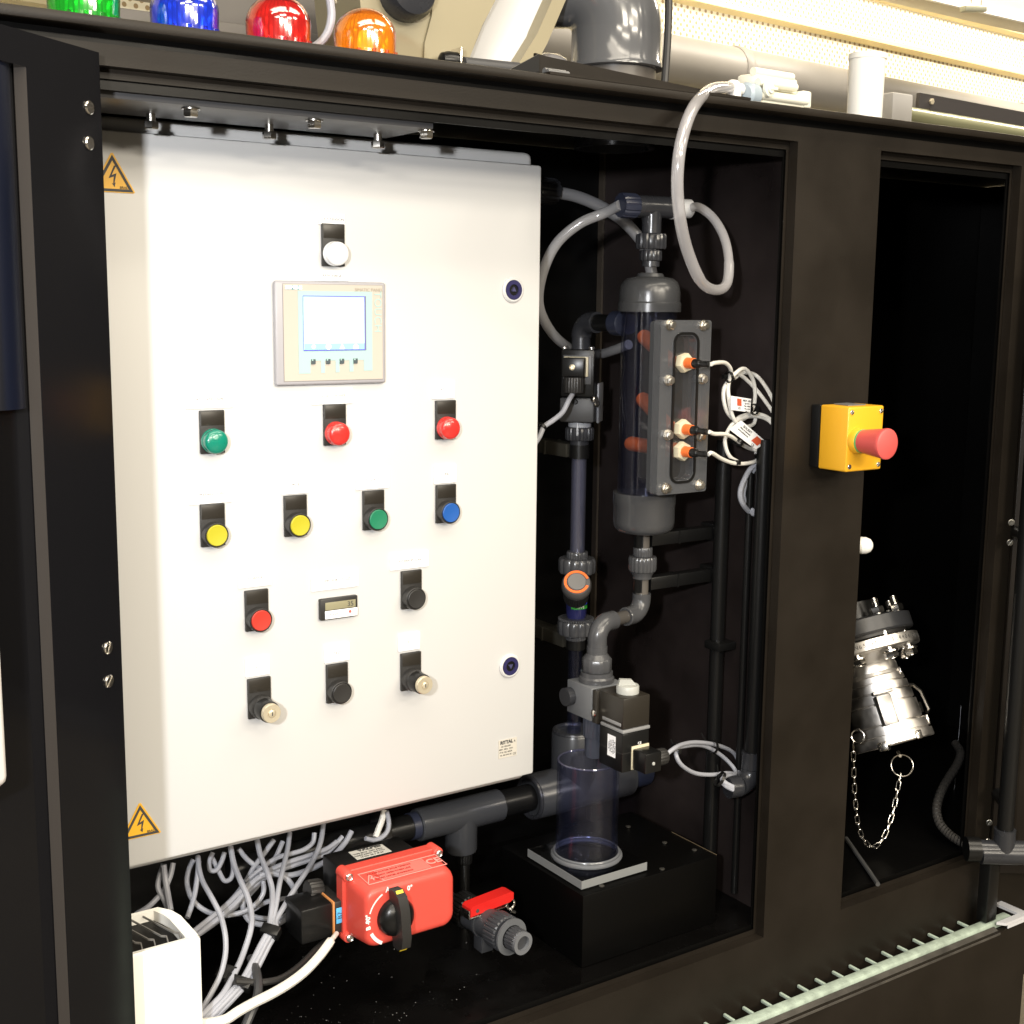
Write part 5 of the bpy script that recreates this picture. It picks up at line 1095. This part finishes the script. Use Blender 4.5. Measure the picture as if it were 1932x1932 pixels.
# ================================================================== floor of the middle bay
z7 = lambda x, y: (x/3, 1288 + y/3)
z8 = lambda x, y: (644 + x/3, 1288 + y/3)
S7 = lambda x, y: Q(700, 1000, 2560, x, y)
py_ = .30
pa = A(*z8(660, 735), py_); zp = .722
mp = thing('main_pipe', 'thick dark grey pipe with tees running behind the bottom of the white box', 'pipe', (.95, py_, .66))
xa, xb = A(*z8(425, 800), py_).x, A(*z8(895, 660), py_).x
rT = .0235
g = G(); g.lathe((xa, py_, zp), (1, 0, 0), [(rT*.93, 0), (rT, .002), (rT, xb - xa - .002), (rT*.93, xb - xa)], 40); xm = (xa + xb)/2 + .004
g.lathe((xm, py_, zp), (0, 0, -1), [(rT*1.0, .0), (rT, .052), (rT*.93, .055)], 40); g.obj('tee', mat('tee_grey_pvc', (.040, .042, .047), .26, var=.06), mp)
g = G(); g.cyl((.60, py_, zp), (xa - .0005, py_, zp), .0178, n=36); g.obj('pipe', BKS, mp)
g = G(); g.cyl((xb + .0005, py_, zp), (1.072, py_, zp), .0200, n=36); g.obj('pipe', BKS, mp)
g = G(); g.lathe((xa - .012, py_, zp), (1, 0, 0), [(.0192, 0), (.0192, .0115)], 36); g.obj('navy_collar', MATS['navy_pvc'], mp)
# second tee under the left line
tz = A(1085, 1378, py_).z; rr3 = .0340
g = G(); g.lathe((lx, py_, tz), (0, 0, -1), [(.024, .002), (rr3*.95, 0), (rr3, .003), (rr3, .10)], 44); g.lathe((1.073, py_, zp), (1, 0, 0), [(.0205, .002), (rr3*.96, 0), (rr3, .003), (rr3, .18), (rr3*.9, .182)], 44); g.obj('tee', MATS['tee_grey_pvc'], mp)
g = G(); g.torus((1.0725, py_, zp), (1, 0, 0), .0305, .0036, 40, 8); g.obj('socket_rim', PVCD, mp)
g = G(); g.torus((lx, py_, tz), (0, 0, 1), .0298, .0036, 40, 8); g.obj('socket_rim', PVCD, mp)
g = G(); g.lathe((1.256, py_, zp + .004), (1, 0, 0), [(.029, 0), (.029, .034)], 36); g.obj('end_plug', mat('navy_plug', (.022, .028, .055), .3), mp)
# small drop pipe under the tee
g = G(); g.ribbed((xm + .006, py_, zp - .0555), (0, 0, -1), .0118, .020, 14, .05); g.cyl((xm + .006, py_, zp - .076), (xm + .006, py_, .600), .0080, n=24); g.obj('drop_pipe', BKS, mp)
g = G(); xs = xa - .05; g.box(xs - .012, xs, py_ - .022, py_ + .022, zp - .022, zp + .022, .002); g.obj('pipe_saddle', BK, mp)

# red actuator
RX0, RX1, RZ0, RZ1 = .6805, .8035, .6860, .7605; RY = .078; FY = .124
ra = thing('valve_actuator', 'red electric valve actuator with black knob under the white box', 'actuator', ((RX0 + RX1)/2, .12, .67))
g = G(); n = 6
def rsec(x0, x1, z0, z1, y, r): return [V((p[0], y, p[1])) for p in rrect(x0, x1, z0, z1, r, n)]
fr, bk = (RX0, RX1, RZ0, RZ1), (RX0 - .006, RX1 + .006, RZ0 - .006, RZ1 + .006)
g.rings([rsec(RX0 - .003, RX1 + .003, RZ0 - .003, RZ1 + .003, FY + .0005, .012), rsec(RX0 - .0005, RX1 + .0005, RZ0 - .0005, RZ1 + .0005, .086, .015), rsec(RX0 + .001, RX1 - .001, RZ0 + .001, RZ1 - .001, .081, .015), rsec(RX0 + .004, RX1 - .004, RZ0 + .004, RZ1 - .004, RY + .0006, .013), rsec(RX0 + .009, RX1 - .009, RZ0 + .009, RZ1 - .009, RY, .010)]); g.obj('cover', RED, ra)
g = G(); g.rings([rsec(RX0 - .0075, RX1 + .0075, RZ0 - .006, RZ1 + .008, .141, .006), rsec(RX0 - .0075, RX1 + .0075, RZ0 - .006, RZ1 + .008, FY + .002, .006), rsec(RX0 - .0065, RX1 + .0065, RZ0 - .005, RZ1 + .007, FY + .001, .005)])
for x in (RX0 - .0015, RX1 + .0015):
    for z in (RZ0 - .001, RZ1 + .003): g.lathe((x, .141, z), (0, -1, 0), [(.0072, 0), (.0072, .0195), (.0066, .0205)], 20)
g.obj('flange', RED, ra)
for x in (RX0 - .0015, RX1 + .0015):
    for z in (RZ0 - .001, RZ1 + .003):
        if x > 0.79 and z < .7: continue
        g = G(); g.lathe((x, .1203, z), (0, -1, 0), [(.0048, 0), (.0048, .003), (.0036, .004), (.0026, .0032), (.0001, .0032)], 18); g.obj('screw', STEEL, ra)
g = G(); g.box(RX0 - .004, .784, .1415, .188, RZ0 - .004, RZ1 + .0072, .003); g.obj('rear_body', BKS, ra)
lp = [onZ(*S7(x, y), RZ1 + .0082) for x, y in ((380, 500), (685, 425), (600, 365), (305, 435))]
g = G(); a4 = [g.b.verts.new(p_) for p_ in lp] + [g.b.verts.new(p_ + V((0, 0, .0006))) for p_ in lp]
for f_ in ((3, 2, 1, 0), (4, 5, 6, 7), (0, 1, 5, 4), (1, 2, 6, 5), (2, 3, 7, 6), (3, 0, 4, 7)): g.b.faces.new([a4[i] for i in f_])
lb = g.obj('type_label', AGRY, ra); lc_ = sum(lp, V((0, 0, 0)))/4 + V((0, 0, .0008))
text('VALPES', .010, lc_ + V((.004, .010, 0)), lb, DINK, x=(1, 0, 0), y=(0, 1, 0), bold=.0004)
for i, s_ in enumerate(('TYPE EK15  230V 50Hz', 'CODE 36N41  S/N 7721', '15 Nm  25 s  IP 66')): text(s_, .0042, lc_ + V((-.002, .0015 - .0055*i, 0)), lb, DINK, x=(1, 0, 0), y=(0, 1, 0))
# printed strip on the sloping top of the cover
def top_pt(u, v):           # u along X 0..1, v from flange (0) to front (1)
    y = .1215 + (.0880 - .1215)*v; z = RZ1 + .0030 + (.0005 - .0030)*((FY - y)/(FY - .086)); return V((RX0 + .010 + (RX1 - RX0 - .014)*u, y, z + .0004))
tn = V((0, -.0025, .038)).normalized(); ty = V((1, 0, 0)).cross(V((0, 0, 1))) ; ty = (top_pt(.5, 0) - top_pt(.5, 1)).normalized()
def strip(g, u0, v0, u1, v1, k=0):
    P = [top_pt(u0, v1), top_pt(u1, v1), top_pt(u1, v0), top_pt(u0, v0)]; a4 = [g.b.verts.new(p_ + tn*(k*.0002)) for p_ in P] + [g.b.verts.new(p_ + tn*(.0003 + k*.0002)) for p_ in P]
    for f_ in ((3, 2, 1, 0), (4, 5, 6, 7), (0, 1, 5, 4), (1, 2, 6, 5), (2, 3, 7, 6), (3, 0, 4, 7)): g.b.faces.new([a4[i] for i in f_])
g = G()
for q in ((.0, .05, 1, .10), (.0, .90, 1, .95), (0, .10, .008, .90), (.992, .10, 1, .90), (.195, .10, .203, .90), (.80, .10, .806, .90)): strip(g, *q)
ps_ = g.obj('printed_strip', PINK, ra)
g = G(); strip(g, .208, .14, .795, .86); g.obj('print_block', mat('fine_red_print', (.70, .16, .13), .5), ps_)
text('CE', .017, top_pt(.90, .5) + tn*.0004, ps_, PINK, x=(1, 0, 0), y=ty, bold=.0004)
for i, s_ in enumerate(('NE PAS OUVRIR SOUS TENSION', 'DO NOT OPEN WHEN LIVE', 'NICHT UNTER SPANNUNG')): text(s_, .0042, top_pt(.36, .28 + .22*i) + tn*.0006, ps_, mat('deep_red_ink', (.42, .03, .02), .5) if 'deep_red_ink' not in MATS else MATS['deep_red_ink'], x=(1, 0, 0), y=ty)
g = G(); o_ = top_pt(.10, .86) + tn*.0003
for q in ([(-.011, 0), (-.0095, 0), (.0008, .018), (0, .0205)], [(.011, 0), (0, .0205), (-.0008, .018), (.0095, 0)], [(.001, .015), (-.0035, .008), (-.0005, .0085), (-.001, .0025), (.0035, .0105), (.0008, .010), (.0025, .015)]):
    g.prism(q, o_, (1, 0, 0), ty, .0002)
g.obj('danger_mark', PINK, ps_)
# knob and dial print
kn = A(*S7(755, 1030), RY - .012); kn = V((A(*S7(740, 1010), RY - .008).x, RY, A(*S7(740, 1010), RY - .008).z))
g = G(); g.lathe(kn + V((0, -.0004, 0)), (0, -1, 0), [(.0240, 0), (.0235, .006), (.020, .012), (.012, .016), (.0001, .017)], 40); g.obj('knob', BKS, ra)
g = G(); pr = [(-.0360, .003), (-.0335, .018), (-.020, .026), (0, .028), (.020, .026), (.0335, .018), (.0360, .003), (.0300, .003), (-.0300, .003)]
g.prism(pr, kn + V((-.0055, -.0004, 0)), (0, 0, 1), (0, -1, 0), -.011) if False else None
T = M.Translation(kn + V((0, 0, 0)))
ridge = [(.0375, -.002), (.0385, -.014), (.033, -.024), (.018, -.0285), (-.018, -.0285), (-.033, -.024), (-.0385, -.014), (-.0375, -.002)]
tiltk = math.radians(-4)
g.rings([[kn + V((dx + math.sin(tiltk)*z_, y_, z_*math.cos(tiltk))) for z_, y_ in ridge] for dx in (-.0062, -.0050, .0050, .0062)]); g.obj('knob_bar', BK, ra)
for sgn in (1, -1):
    g = G(); zz0 = .0335*sgn
    g.prism([(-.0046, .0), (.0046, 0), (.0046, .006), (.0, .0125), (-.0046, .006)], kn + V((math.sin(tiltk)*.036*sgn, -.0155, .0386*sgn)), (1, 0, 0), V((0, -.62, -.78*sgn)), .0007 if sgn < 0 else -.0007)
    g.obj('yellow_mark', mat('mark_yellow', (.85, .62, .04), .4) if 'mark_yellow' not in MATS else MATS['mark_yellow'], ra)
def dial(a0, a1, r0, r1):
    g = G(); n_ = 10; rg_ = []
    for i in range(n_ + 1):
        t_ = math.radians(a0 + (a1 - a0)*i/n_); c_, s_ = math.cos(t_), math.sin(t_)
        rg_.append([kn + V((c_*r0, -.0003, s_*r0)), kn + V((c_*r1, -.0003, s_*r1)), kn + V((c_*r1, -.0007, s_*r1)), kn + V((c_*r0, -.0007, s_*r0))])
    g.rings(rg_); return g
PR = mat('white_print', (.80, .74, .72), .5)
dial(118, 162, .0345, .0362).obj('dial_arc', PR, ra); dial(205, 240, .0330, .0372).obj('dial_arc', PR, ra)
for s_, an in (('90°', 172), ('-', 181), ('B', 191), ('A', 105), ('0°', 55)):
    t_ = math.radians(an); text(s_, .0082, kn + V((math.cos(t_)*.0365, -.0004, math.sin(t_)*.0365)), ra, PR, x=(-math.cos(t_ + math.pi/2), 0, -math.sin(t_ + math.pi/2)) if an < 181 and an > 150 else (1, 0, 0), y=(math.cos(t_), 0, math.sin(t_)) if False else (0, 0, 1), bold=.0003) if not (150 < an < 200) else text(s_, .0082, kn + V((math.cos(t_)*.0362, -.0004, math.sin(t_)*.0362)), ra, PR, x=(0, 0, 1), y=(-1, 0, 0), bold=.0003)
# black plug connector at its left
cxn = A(*z7(1768, 1300), .150)
T = M.Translation(cxn)
ak = thing('actuator_plug', 'black plug connector with a blue tag at the left of the red actuator', 'connector', cxn)
g = G(); g.box(-.026, .016, -.024, .024, -.026, .018, .003, T); g.obj('plug_body', BKS, ak)
g = G(); g.box(.0162, .0182, -.0245, .0245, -.0265, .0185, .0005, T); g.obj('gasket', mat('orange_gasket', (.60, .25, .08), .5), ak)
g = G(); g.box(.0184, .040, -.021, .03, -.025, .016, .002, T); g.obj('plug_base', BK, ak)
g = G(); g.box(.0215, .0315, -.0218, -.0212, -.012, .008, .0004, T); bt = g.obj('blue_tag', mat('tag_blue', (.10, .45, .80), .4), ak)
text('B7', .009, T @ V((.0265, -.0219, -.002)), bt, DINK, x=(0, 0, 1), y=(-1, 0, 0))
gl = A(*z7(1830, 1165), .17)
g = G(); g.ribbed(gl + V((.012, 0, -.022)), (-.35, 0, 1), .0150, .018, 12, .08); g.ribbed(gl + V((-.004, 0, .0)), (-.8, 0, .1), .0135, .018, 12, .08); g.obj('cable_gland', BK, ak)
# ball valve with red lever
bvY = .13
be = A(*S7(1790, 1192), .055); bax = V((.10, -1, 0)).normalized()
ring_c = A(*S7(1730, 1170), .075); bc0 = ring_c
bv = thing('ball_valve', 'dark grey ball valve with a red lever on the bay floor', 'valve', V((bc0.x, bc0.y + .04, .586)))
def BV(s): return bc0 - bax*s
g = G(); g.ribbed(BV(.030), bax, .0236, .024, 24, .05, .08); g.obj('union_nut', mat('nut_dark_grey', (.040, .042, .047), .38), bv)
g = G(); g.pipe(BV(-.0004), bax, .0240, .0158, .003, 40); g.obj('nut_rim', mat('nut_rim_grey', (.10, .105, .112), .4), bv)
g = G(); g.ribbed(BV(-.0035), bax, .0152, .018, 20, .05, .06); g.obj('end_connector', MATS['nut_dark_grey'], bv)
g = G(); g.pipe(BV(-.0218), bax, .0148, .0098, .004, 32); g.pipe(BV(-.0215), bax, .0098, .0094, .003, 24); g.obj('pipe_end', mat('pipe_end_grey', (.13, .135, .145), .4), bv)
g = G(); g.cyl(BV(-.014), BV(-.0135), .0093, n=24); g.obj('bore', mat('bore_dark', (.03, .032, .038), .5), bv)
g = G(); g.cyl(BV(.080), BV(.031), .0195, n=36); g.lathe(BV(.055), bax, [(.0215, 0), (.0215, .004)], 36); g.cyl(BV(.055) + V((0, 0, .015)), BV(.055) + V((0, 0, .022)), .010, n=20); g.box(-.009, .009, -.010, .010, -.040, -.016, .001, M.Translation(BV(.055))); g.obj('valve_body', MATS['nut_dark_grey'], bv)
g = G(); g.ribbed(BV(.106), bax, .0230, .024, 24, .05, .08); g.cyl(BV(.17), BV(.107), .0120, n=24); g.obj('rear_nut', BKS, bv)
h0_, h1_ = A(*S7(1340, 905), .11), A(*S7(1770, 770), .065); hz = BV(.055).z + .0445
hd = V((.995, .06, 0)).normalized(); hs = V((hd.y, -hd.x, 0)); hc_ = A(922, 1716, BV(.055).y)
g = G(); T = M(((hd.x, -hs.x, 0, hc_.x), (hd.y, -hs.y, 0, hc_.y), (0, 0, 1, hc_.z), (0, 0, 0, 1)))
g.prism([(-.036, 0), (.028, .003), (.034, .006), (.034, .015), (.029, .017), (-.032, .014), (-.036, .011)], T @ V((0, -.0095, .003)), hd, (0, 0, 1), -.019)
bmesh.ops.bevel(g.b, geom=[e for e in g.b.edges if e.calc_face_angle(0) > .6], offset=.0018, segments=2, profile=.5, affect='EDGES'); g.obj('lever', REDH, bv)
g = G(); g.cyl(T @ V((-.025, -.0098, .009)), T @ V((-.025, -.0092, .009)), .0026, n=16); g.obj('lever_hole', DINK, bv)
g = G(); g.box(-.037, .026, -.010, .010, .0, .0022, .0006, T); g.box(-.039, -.0372, -.010, .010, .0, .012, .0006, T); g.obj('steel_plate', STEEL, bv)
g = G(); g.torus(T @ V((.030, -.008, .002)), hs, .0065, .0016, 22, 6); g.cyl(T @ V((.029, -.010, -.006)), T @ V((.036, -.010, -.010)), .0022, n=8); g.obj('locking_clip', BRITE, bv)

# white vented box at the lower left
BZ = .790; bx1 = .4575; by0, by1 = .022, .115; bx0 = .31
wb = thing('vented_box', 'white box with black louvred top at the lower left', 'electronics box', ((bx0 + bx1)/2, (by0 + by1)/2, .5856))
g = G()
sec = [(bx0, by0), (bx1 - .006, by0), (bx1 - .0015, by0 + .002), (bx1, by0 + .007), (bx1, by0 + .060), (bx1 - .004, by0 + .078), (bx1 - .014, by1), (bx0, by1)]
ins = [(bx0 + .003, by0 + .0085), (bx1 - .016, by0 + .0085), (bx1 - .0150, by0 + .010), (bx1 - .0145, by0 + .013), (bx1 - .0145, by0 + .058), (bx1 - .0165, by0 + .072), (bx1 - .022, by1 - .0055), (bx0 + .003, by1 - .0055)]
R0 = [V((x, y, .586)) for x, y in sec]; R1 = [V((x, y, BZ - .0035)) for x, y in sec]
cxm, cym = (bx0 + bx1)/2, (by0 + by1)/2
R2 = [V((x + (.002 if x < cxm else -.002), y + (.002 if y < cym else -.002), BZ)) for x, y in sec]
R3 = [V((x, y, BZ - .001)) for x, y in ins]; R4 = [V((x, y, BZ - .035)) for x, y in ins]
g.rings([R0, R1, R2, R3, R4]); g.obj('shell', mat('white_box_plastic', (.80, .79, .74), .35), wb)
g = G(); g.prism([(x - cxm, y - cym) for x, y in [(cxm + (x - cxm)*.985, cym + (y - cym)*.985) for x, y in ins]], (cxm, cym, BZ - .016), (1, 0, 0), (0, 1, 0), .004); g.obj('vent_base', BKP, wb)
xl, xr, yl, yr = bx0 + .004, bx1 - .0165, by0 + .010, by1 - .0075
for i in range(9):
    x = xr - .0137*i - .002
    if x - .012 < xl: break
    g = G()
    pts_ = [(x - .016, yr), (x - .001, yl + .022), (x + .0035, yl + .018), (x, yl + .002)]
    for (u_, v_) in zip(pts_, pts_[1:]):
        dvec = V((v_[0] - u_[0], v_[1] - u_[1], 0)); nv = V((-dvec.y, dvec.x, 0)).normalized()*.0006
        a_, b_ = V((u_[0], u_[1], 0)), V((v_[0], v_[1], 0))
        vs_ = [g.b.verts.new(q_ + V((0, 0, z_))) for z_ in (BZ - .0050, BZ - .0030) for q_ in (a_ - nv, b_ - nv, b_ + nv, a_ + nv)]
        for f_ in ((3, 2, 1, 0), (4, 5, 6, 7), (0, 1, 5, 4), (1, 2, 6, 5), (2, 3, 7, 6), (3, 0, 4, 7)): g.b.faces.new([vs_[k_] for k_ in f_])
    g.obj('louvre', mat('grey_louvre', (.16, .155, .145), .4) if 'grey_louvre' not in MATS else MATS['grey_louvre'], wb)
# ------------------------------------------------------------------ grey cable tangle
GR = 'grey cables in the tangle under the white box'
TP = [(1515, 1405, .135), (1470, 1490, .125), (1430, 1570, .115), (1375, 1670, .10), (1300, 1755, .085), (1220, 1840, .075), (1130, 1932, .065), (1060, 2010, .055)]
def bundle(pre, dx, k0=0, dy=0, r=.0042): return [A(*z7(x, y), Y) for x, y, Y in pre] + [A(*z7(x + dx, y + dy), Y) for x, y, Y in TP[k0:]]
def gc(pts, label, r=.0040, m=CAB): return cable('grey_cable', [p if isinstance(p, V) else A(*z7(p[0], p[1]), p[2]) for p in pts], r*.80, label, m, 'cable', GR)
gc([(1120, 985, .25), (1128, 1060, .23), (1150, 1130, .21), (1200, 1220, .18), (1245, 1310, .16), (1270, 1400, .14), (1278, 1480, .13), (1272, 1560, .12), (1245, 1660, .11), (1195, 1760, .10), (1140, 1860, .09), (1110, 1932, .08)], 'grey cable bowing right in front of the vented white box')
gc([(1305, 930, .25), (1325, 1030, .23), (1365, 1130, .20), (1400, 1210, .18), (1422, 1300, .16), (1420, 1390, .14), (1385, 1510, .13), (1340, 1620, .11)] + [(x - 34, y, Y) for x, y, Y in TP[4:]], 'grey cable second from the vented box dropping in a long bow', .0044)
gc([(1455, 890, .26), (1475, 980, .24), (1515, 1080, .21), (1540, 1170, .19), (1540, 1260, .165), (1530, 1340, .15)] + [(x + 3, y, Y) for x, y, Y in TP], 'grey cable dropping to the first black tie from the middle of the box', .0044)
gc([(1640, 850, .27), (1628, 940, .25), (1605, 1040, .22), (1580, 1150, .19), (1562, 1260, .165), (1545, 1340, .15)] + [(x + 26, y, Y - .002) for x, y, Y in TP], 'nearly straight grey cable dropping to the first black tie')
gc([(1830, 800, .28), (1815, 900, .26), (1775, 1000, .235), (1720, 1090, .21), (1660, 1180, .19), (1600, 1280, .165), (1560, 1350, .15)] + [(x + 48, y + 4, Y) for x, y, Y in TP], 'rightmost grey cable running to the first black tie', .0042)
gc([(1905, 900, .265), (1850, 940, .26), (1760, 975, .255), (1650, 1010, .25), (1560, 1045, .245), (1480, 1085, .24), (1420, 1130, .235), (1350, 1190, .23), (1280, 1260, .22), (1200, 1325, .205), (1120, 1390, .19), (1020, 1470, .17)], 'upper of the grey cables crossing flat behind the tangle')
gc([(1940, 870, .27), (1860, 955, .268), (1790, 990, .262), (1660, 1035, .255), (1560, 1070, .25), (1490, 1110, .245), (1430, 1155, .24), (1360, 1225, .235), (1290, 1295, .225), (1210, 1355, .21), (1130, 1415, .195), (1030, 1490, .175)], 'lower of the grey cables crossing flat behind the tangle')
gc([(1990, 840, .265), (1950, 910, .26), (1880, 985, .25), (1800, 1035, .24), (1720, 1070, .235), (1640, 1090, .235), (1560, 1085, .235), (1480, 1095, .235), (1420, 1140, .232), (1340, 1240, .225), (1240, 1330, .21), (1150, 1400, .195), (1050, 1480, .175)], 'grey cable sweeping down from the right to the flat crossing run', .0045)
gc([(1780, 850, .275), (1770, 905, .27), (1720, 945, .265), (1640, 970, .262), (1570, 990, .26), (1500, 1035, .255), (1440, 1085, .252), (1390, 1130, .25)], 'short grey cable curling under the box edge to the right')
gc([(925, 1030, .25), (905, 1090, .245), (895, 1160, .24), (930, 1230, .23), (955, 1290, .22)], 'leftmost grey cable hanging behind the louvred top', .0042)
gc([(980, 1020, .25), (965, 1090, .245), (930, 1170, .24), (880, 1230, .235), (830, 1275, .23), (770, 1310, .22)], 'grey cable curving left behind the louvred top', .0042)
gc([(925, 1030, .24), (935, 1110, .235), (950, 1200, .225), (965, 1290, .21)], 'straight grey cable behind the louvred top', .0046)
gc([(1095, 1000, .27), (1068, 1060, .268), (1058, 1130, .262), (1080, 1210, .255), (1130, 1270, .248), (1210, 1310, .24), (1300, 1315, .235), (1390, 1290, .23), (1450, 1250, .23), (1490, 1190, .232), (1490, 1120, .236)], 'grey cable in a wide low loop at the left of the tangle')
gc([(1125, 1010, .255), (1118, 1090, .25), (1105, 1180, .24), (1085, 1260, .23), (1060, 1330, .22)], 'grey cable dropping beside the vented white box')
gc([(1430, 1110, .25), (1390, 1180, .25), (1375, 1270, .245), (1410, 1345, .24), (1490, 1370, .235), (1580, 1360, .23), (1640, 1310, .225), (1672, 1240, .22), (1660, 1160, .22), (1610, 1100, .225), (1540, 1080, .23), (1470, 1090, .235)], 'grey cable coiled in a ring at the centre of the tangle', .0044)
gc([(1360, 1190, .26), (1370, 1260, .258), (1430, 1320, .25), (1510, 1335, .245), (1590, 1330, .24), (1655, 1290, .235), (1690, 1230, .22), (1740, 1190, .19), (1795, 1165, .17)], 'grey cable leading from the ring to the black plug')
gc([(1240, 1300, .25), (1330, 1310, .25), (1420, 1290, .248), (1500, 1245, .245), (1590, 1225, .243), (1640, 1222, .24)], 'grey cable lying across the bottom of the ring')
gc([(1205, 960, .29), (1185, 1010, .288), (1190, 1060, .286), (1225, 1060, .285), (1255, 1010, .287), (1270, 960, .29)], 'small grey cable loop peeping out under the box', .0038)
gc([(1200, 990, .295), (1240, 1070, .29), (1270, 1120, .288), (1305, 1110, .288), (1320, 1060, .29), (1315, 990, .292)], 'second small grey cable loop peeping out under the box', .0038)
gc([(1350, 940, .28), (1400, 1000, .275), (1470, 1050, .27), (1560, 1060, .265)], 'grey cable slanting right under the box edge')
gc([(1550, 890, .285), (1500, 960, .28), (1440, 1040, .27), (1400, 1110, .262), (1330, 1210, .25), (1250, 1290, .24), (1160, 1370, .22)], 'grey cable slanting down left behind the first drops', .0042)
gc([(1600, 900, .29), (1560, 990, .28), (1510, 1080, .27), (1420, 1190, .26), (1330, 1270, .25), (1230, 1350, .235), (1130, 1420, .2)], 'second grey cable slanting down left behind the first drops', .0042)
# loop by the pipe
pp_ = lambda x, y, Y: A(*S7(x, y), Y)
gc([pp_(620, 60, .262), pp_(600, 150, .26), pp_(565, 240, .258), pp_(545, 300, .255)], 'light grey cable end hanging in front of the thick pipe', .0052, CABW)
gc([pp_(640, 70, .258), pp_(660, 160, .256), pp_(650, 240, .252), pp_(600, 300, .25), pp_(530, 325, .25), pp_(455, 310, .25)], 'grey cable hooked round in front of the thick pipe')
# ties on the bundle
for i, k_ in enumerate(((1515, 1408, .133), (1335, 1700, .095))):
    p = A(*z7(k_[0] + 18, k_[1]), k_[2]); d = (A(*z7(1430, 1570), .115) - A(*z7(1515, 1405), .135)).normalized()
    x_ = CR - d*CR.dot(d); x_.normalize(); y_ = d.cross(x_); T = M(((x_.x, y_.x, d.x, p.x), (x_.y, y_.y, d.y, p.y), (x_.z, y_.z, d.z, p.z), (0, 0, 0, 1)))
    g = G(); w_ = .0115 if i == 0 else .0155; g.box(-w_, w_, -.0065, .0065, -.0065, .0065, .0015, T)
    if i: g.box(-.030, -.008, -.0075, .0045, -.016, .002, .002, T)
    tag(g.obj('bundle_tie', BKS), ('black tie on the grey cable bundle nearer the red actuator', 'black clip on the grey cable bundle nearer the vented box')[i], 'cable tie')
cable('white_cable', [A(*z7(x, y), Y) for x, y, Y in ((1905, 1420, .12), (1870, 1465, .10), (1810, 1545, .085), (1730, 1630, .07), (1640, 1700, .06), (1540, 1760, .052), (1440, 1810, .048), (1350, 1860, .045), (1280, 1905, .045), (1200, 1925, .045), (1120, 1930, .045))], [.0030]*1 + [.0056]*10, 'cream white cable lying across the wet floor', CABW)
cable('black_floor_cable', [A(*z7(x, y), Y) for x, y, Y in ((1890, 1430, .16), (1800, 1500, .13), (1700, 1600, .105), (1600, 1670, .09), (1500, 1695, .085), (1400, 1695, .085), (1330, 1690, .085))], .0040, 'black cable along the back of the cream white cable', BK)
cable('black_floor_cable', [A(*z7(x, y), Y) for x, y, Y in ((1420, 1560, .13), (1450, 1630, .10), (1462, 1720, .075), (1450, 1800, .06), (1420, 1870, .05), (1390, 1940, .045))], .0052, 'black cable curving behind the grey cable bundle', mat('grey_black_cable', (.04, .04, .042), .35))
# water drops on the floor
g = G(); rnd = random.Random(3)
def drop(x, y, r, z=.5851):
    h_ = r*.45; n_ = 7
    top_ = g.b.verts.new((x, y, z + h_)); r1 = [g.b.verts.new((x + r*math.cos(2*math.pi*i/n_), y + r*math.sin(2*math.pi*i/n_), z)) for i in range(n_)]; r2 = [g.b.verts.new((x + .7*r*math.cos(2*math.pi*i/n_), y + .7*r*math.sin(2*math.pi*i/n_), z + h_*.75)) for i in range(n_)]
    for i in range(n_): g.b.faces.new((r1[i], r1[(i+1) % n_], r2[(i+1) % n_], r2[i])); g.b.faces.new((r2[i], r2[(i+1) % n_], top_))
for i in range(420):
    cx_, cy_, sp_ = ((.545, .06, .02), (.60, .075, .03), (.58, .11, .04), (.66, .07, .05))[i % 4]; x = rnd.gauss(cx_, sp_*1.3); y = rnd.gauss(cy_, sp_*.6)
    if x < .46 or y < .05: continue
    drop(x, y, rnd.choice((.0003, .0004, .0005, .0009)))
for i in range(60): drop(rnd.uniform(.6, 1.2), rnd.uniform(.05, .3), rnd.choice((.0005, .0007, .001)))
g2 = g.obj('water_drops', mat('water_drops_gloss', (.10, .10, .10), .05, spec=.9), ang=80); tag(g2, 'scattered water drops on the black floor', 'water', None, 'stuff')

fonts_to_meshes()
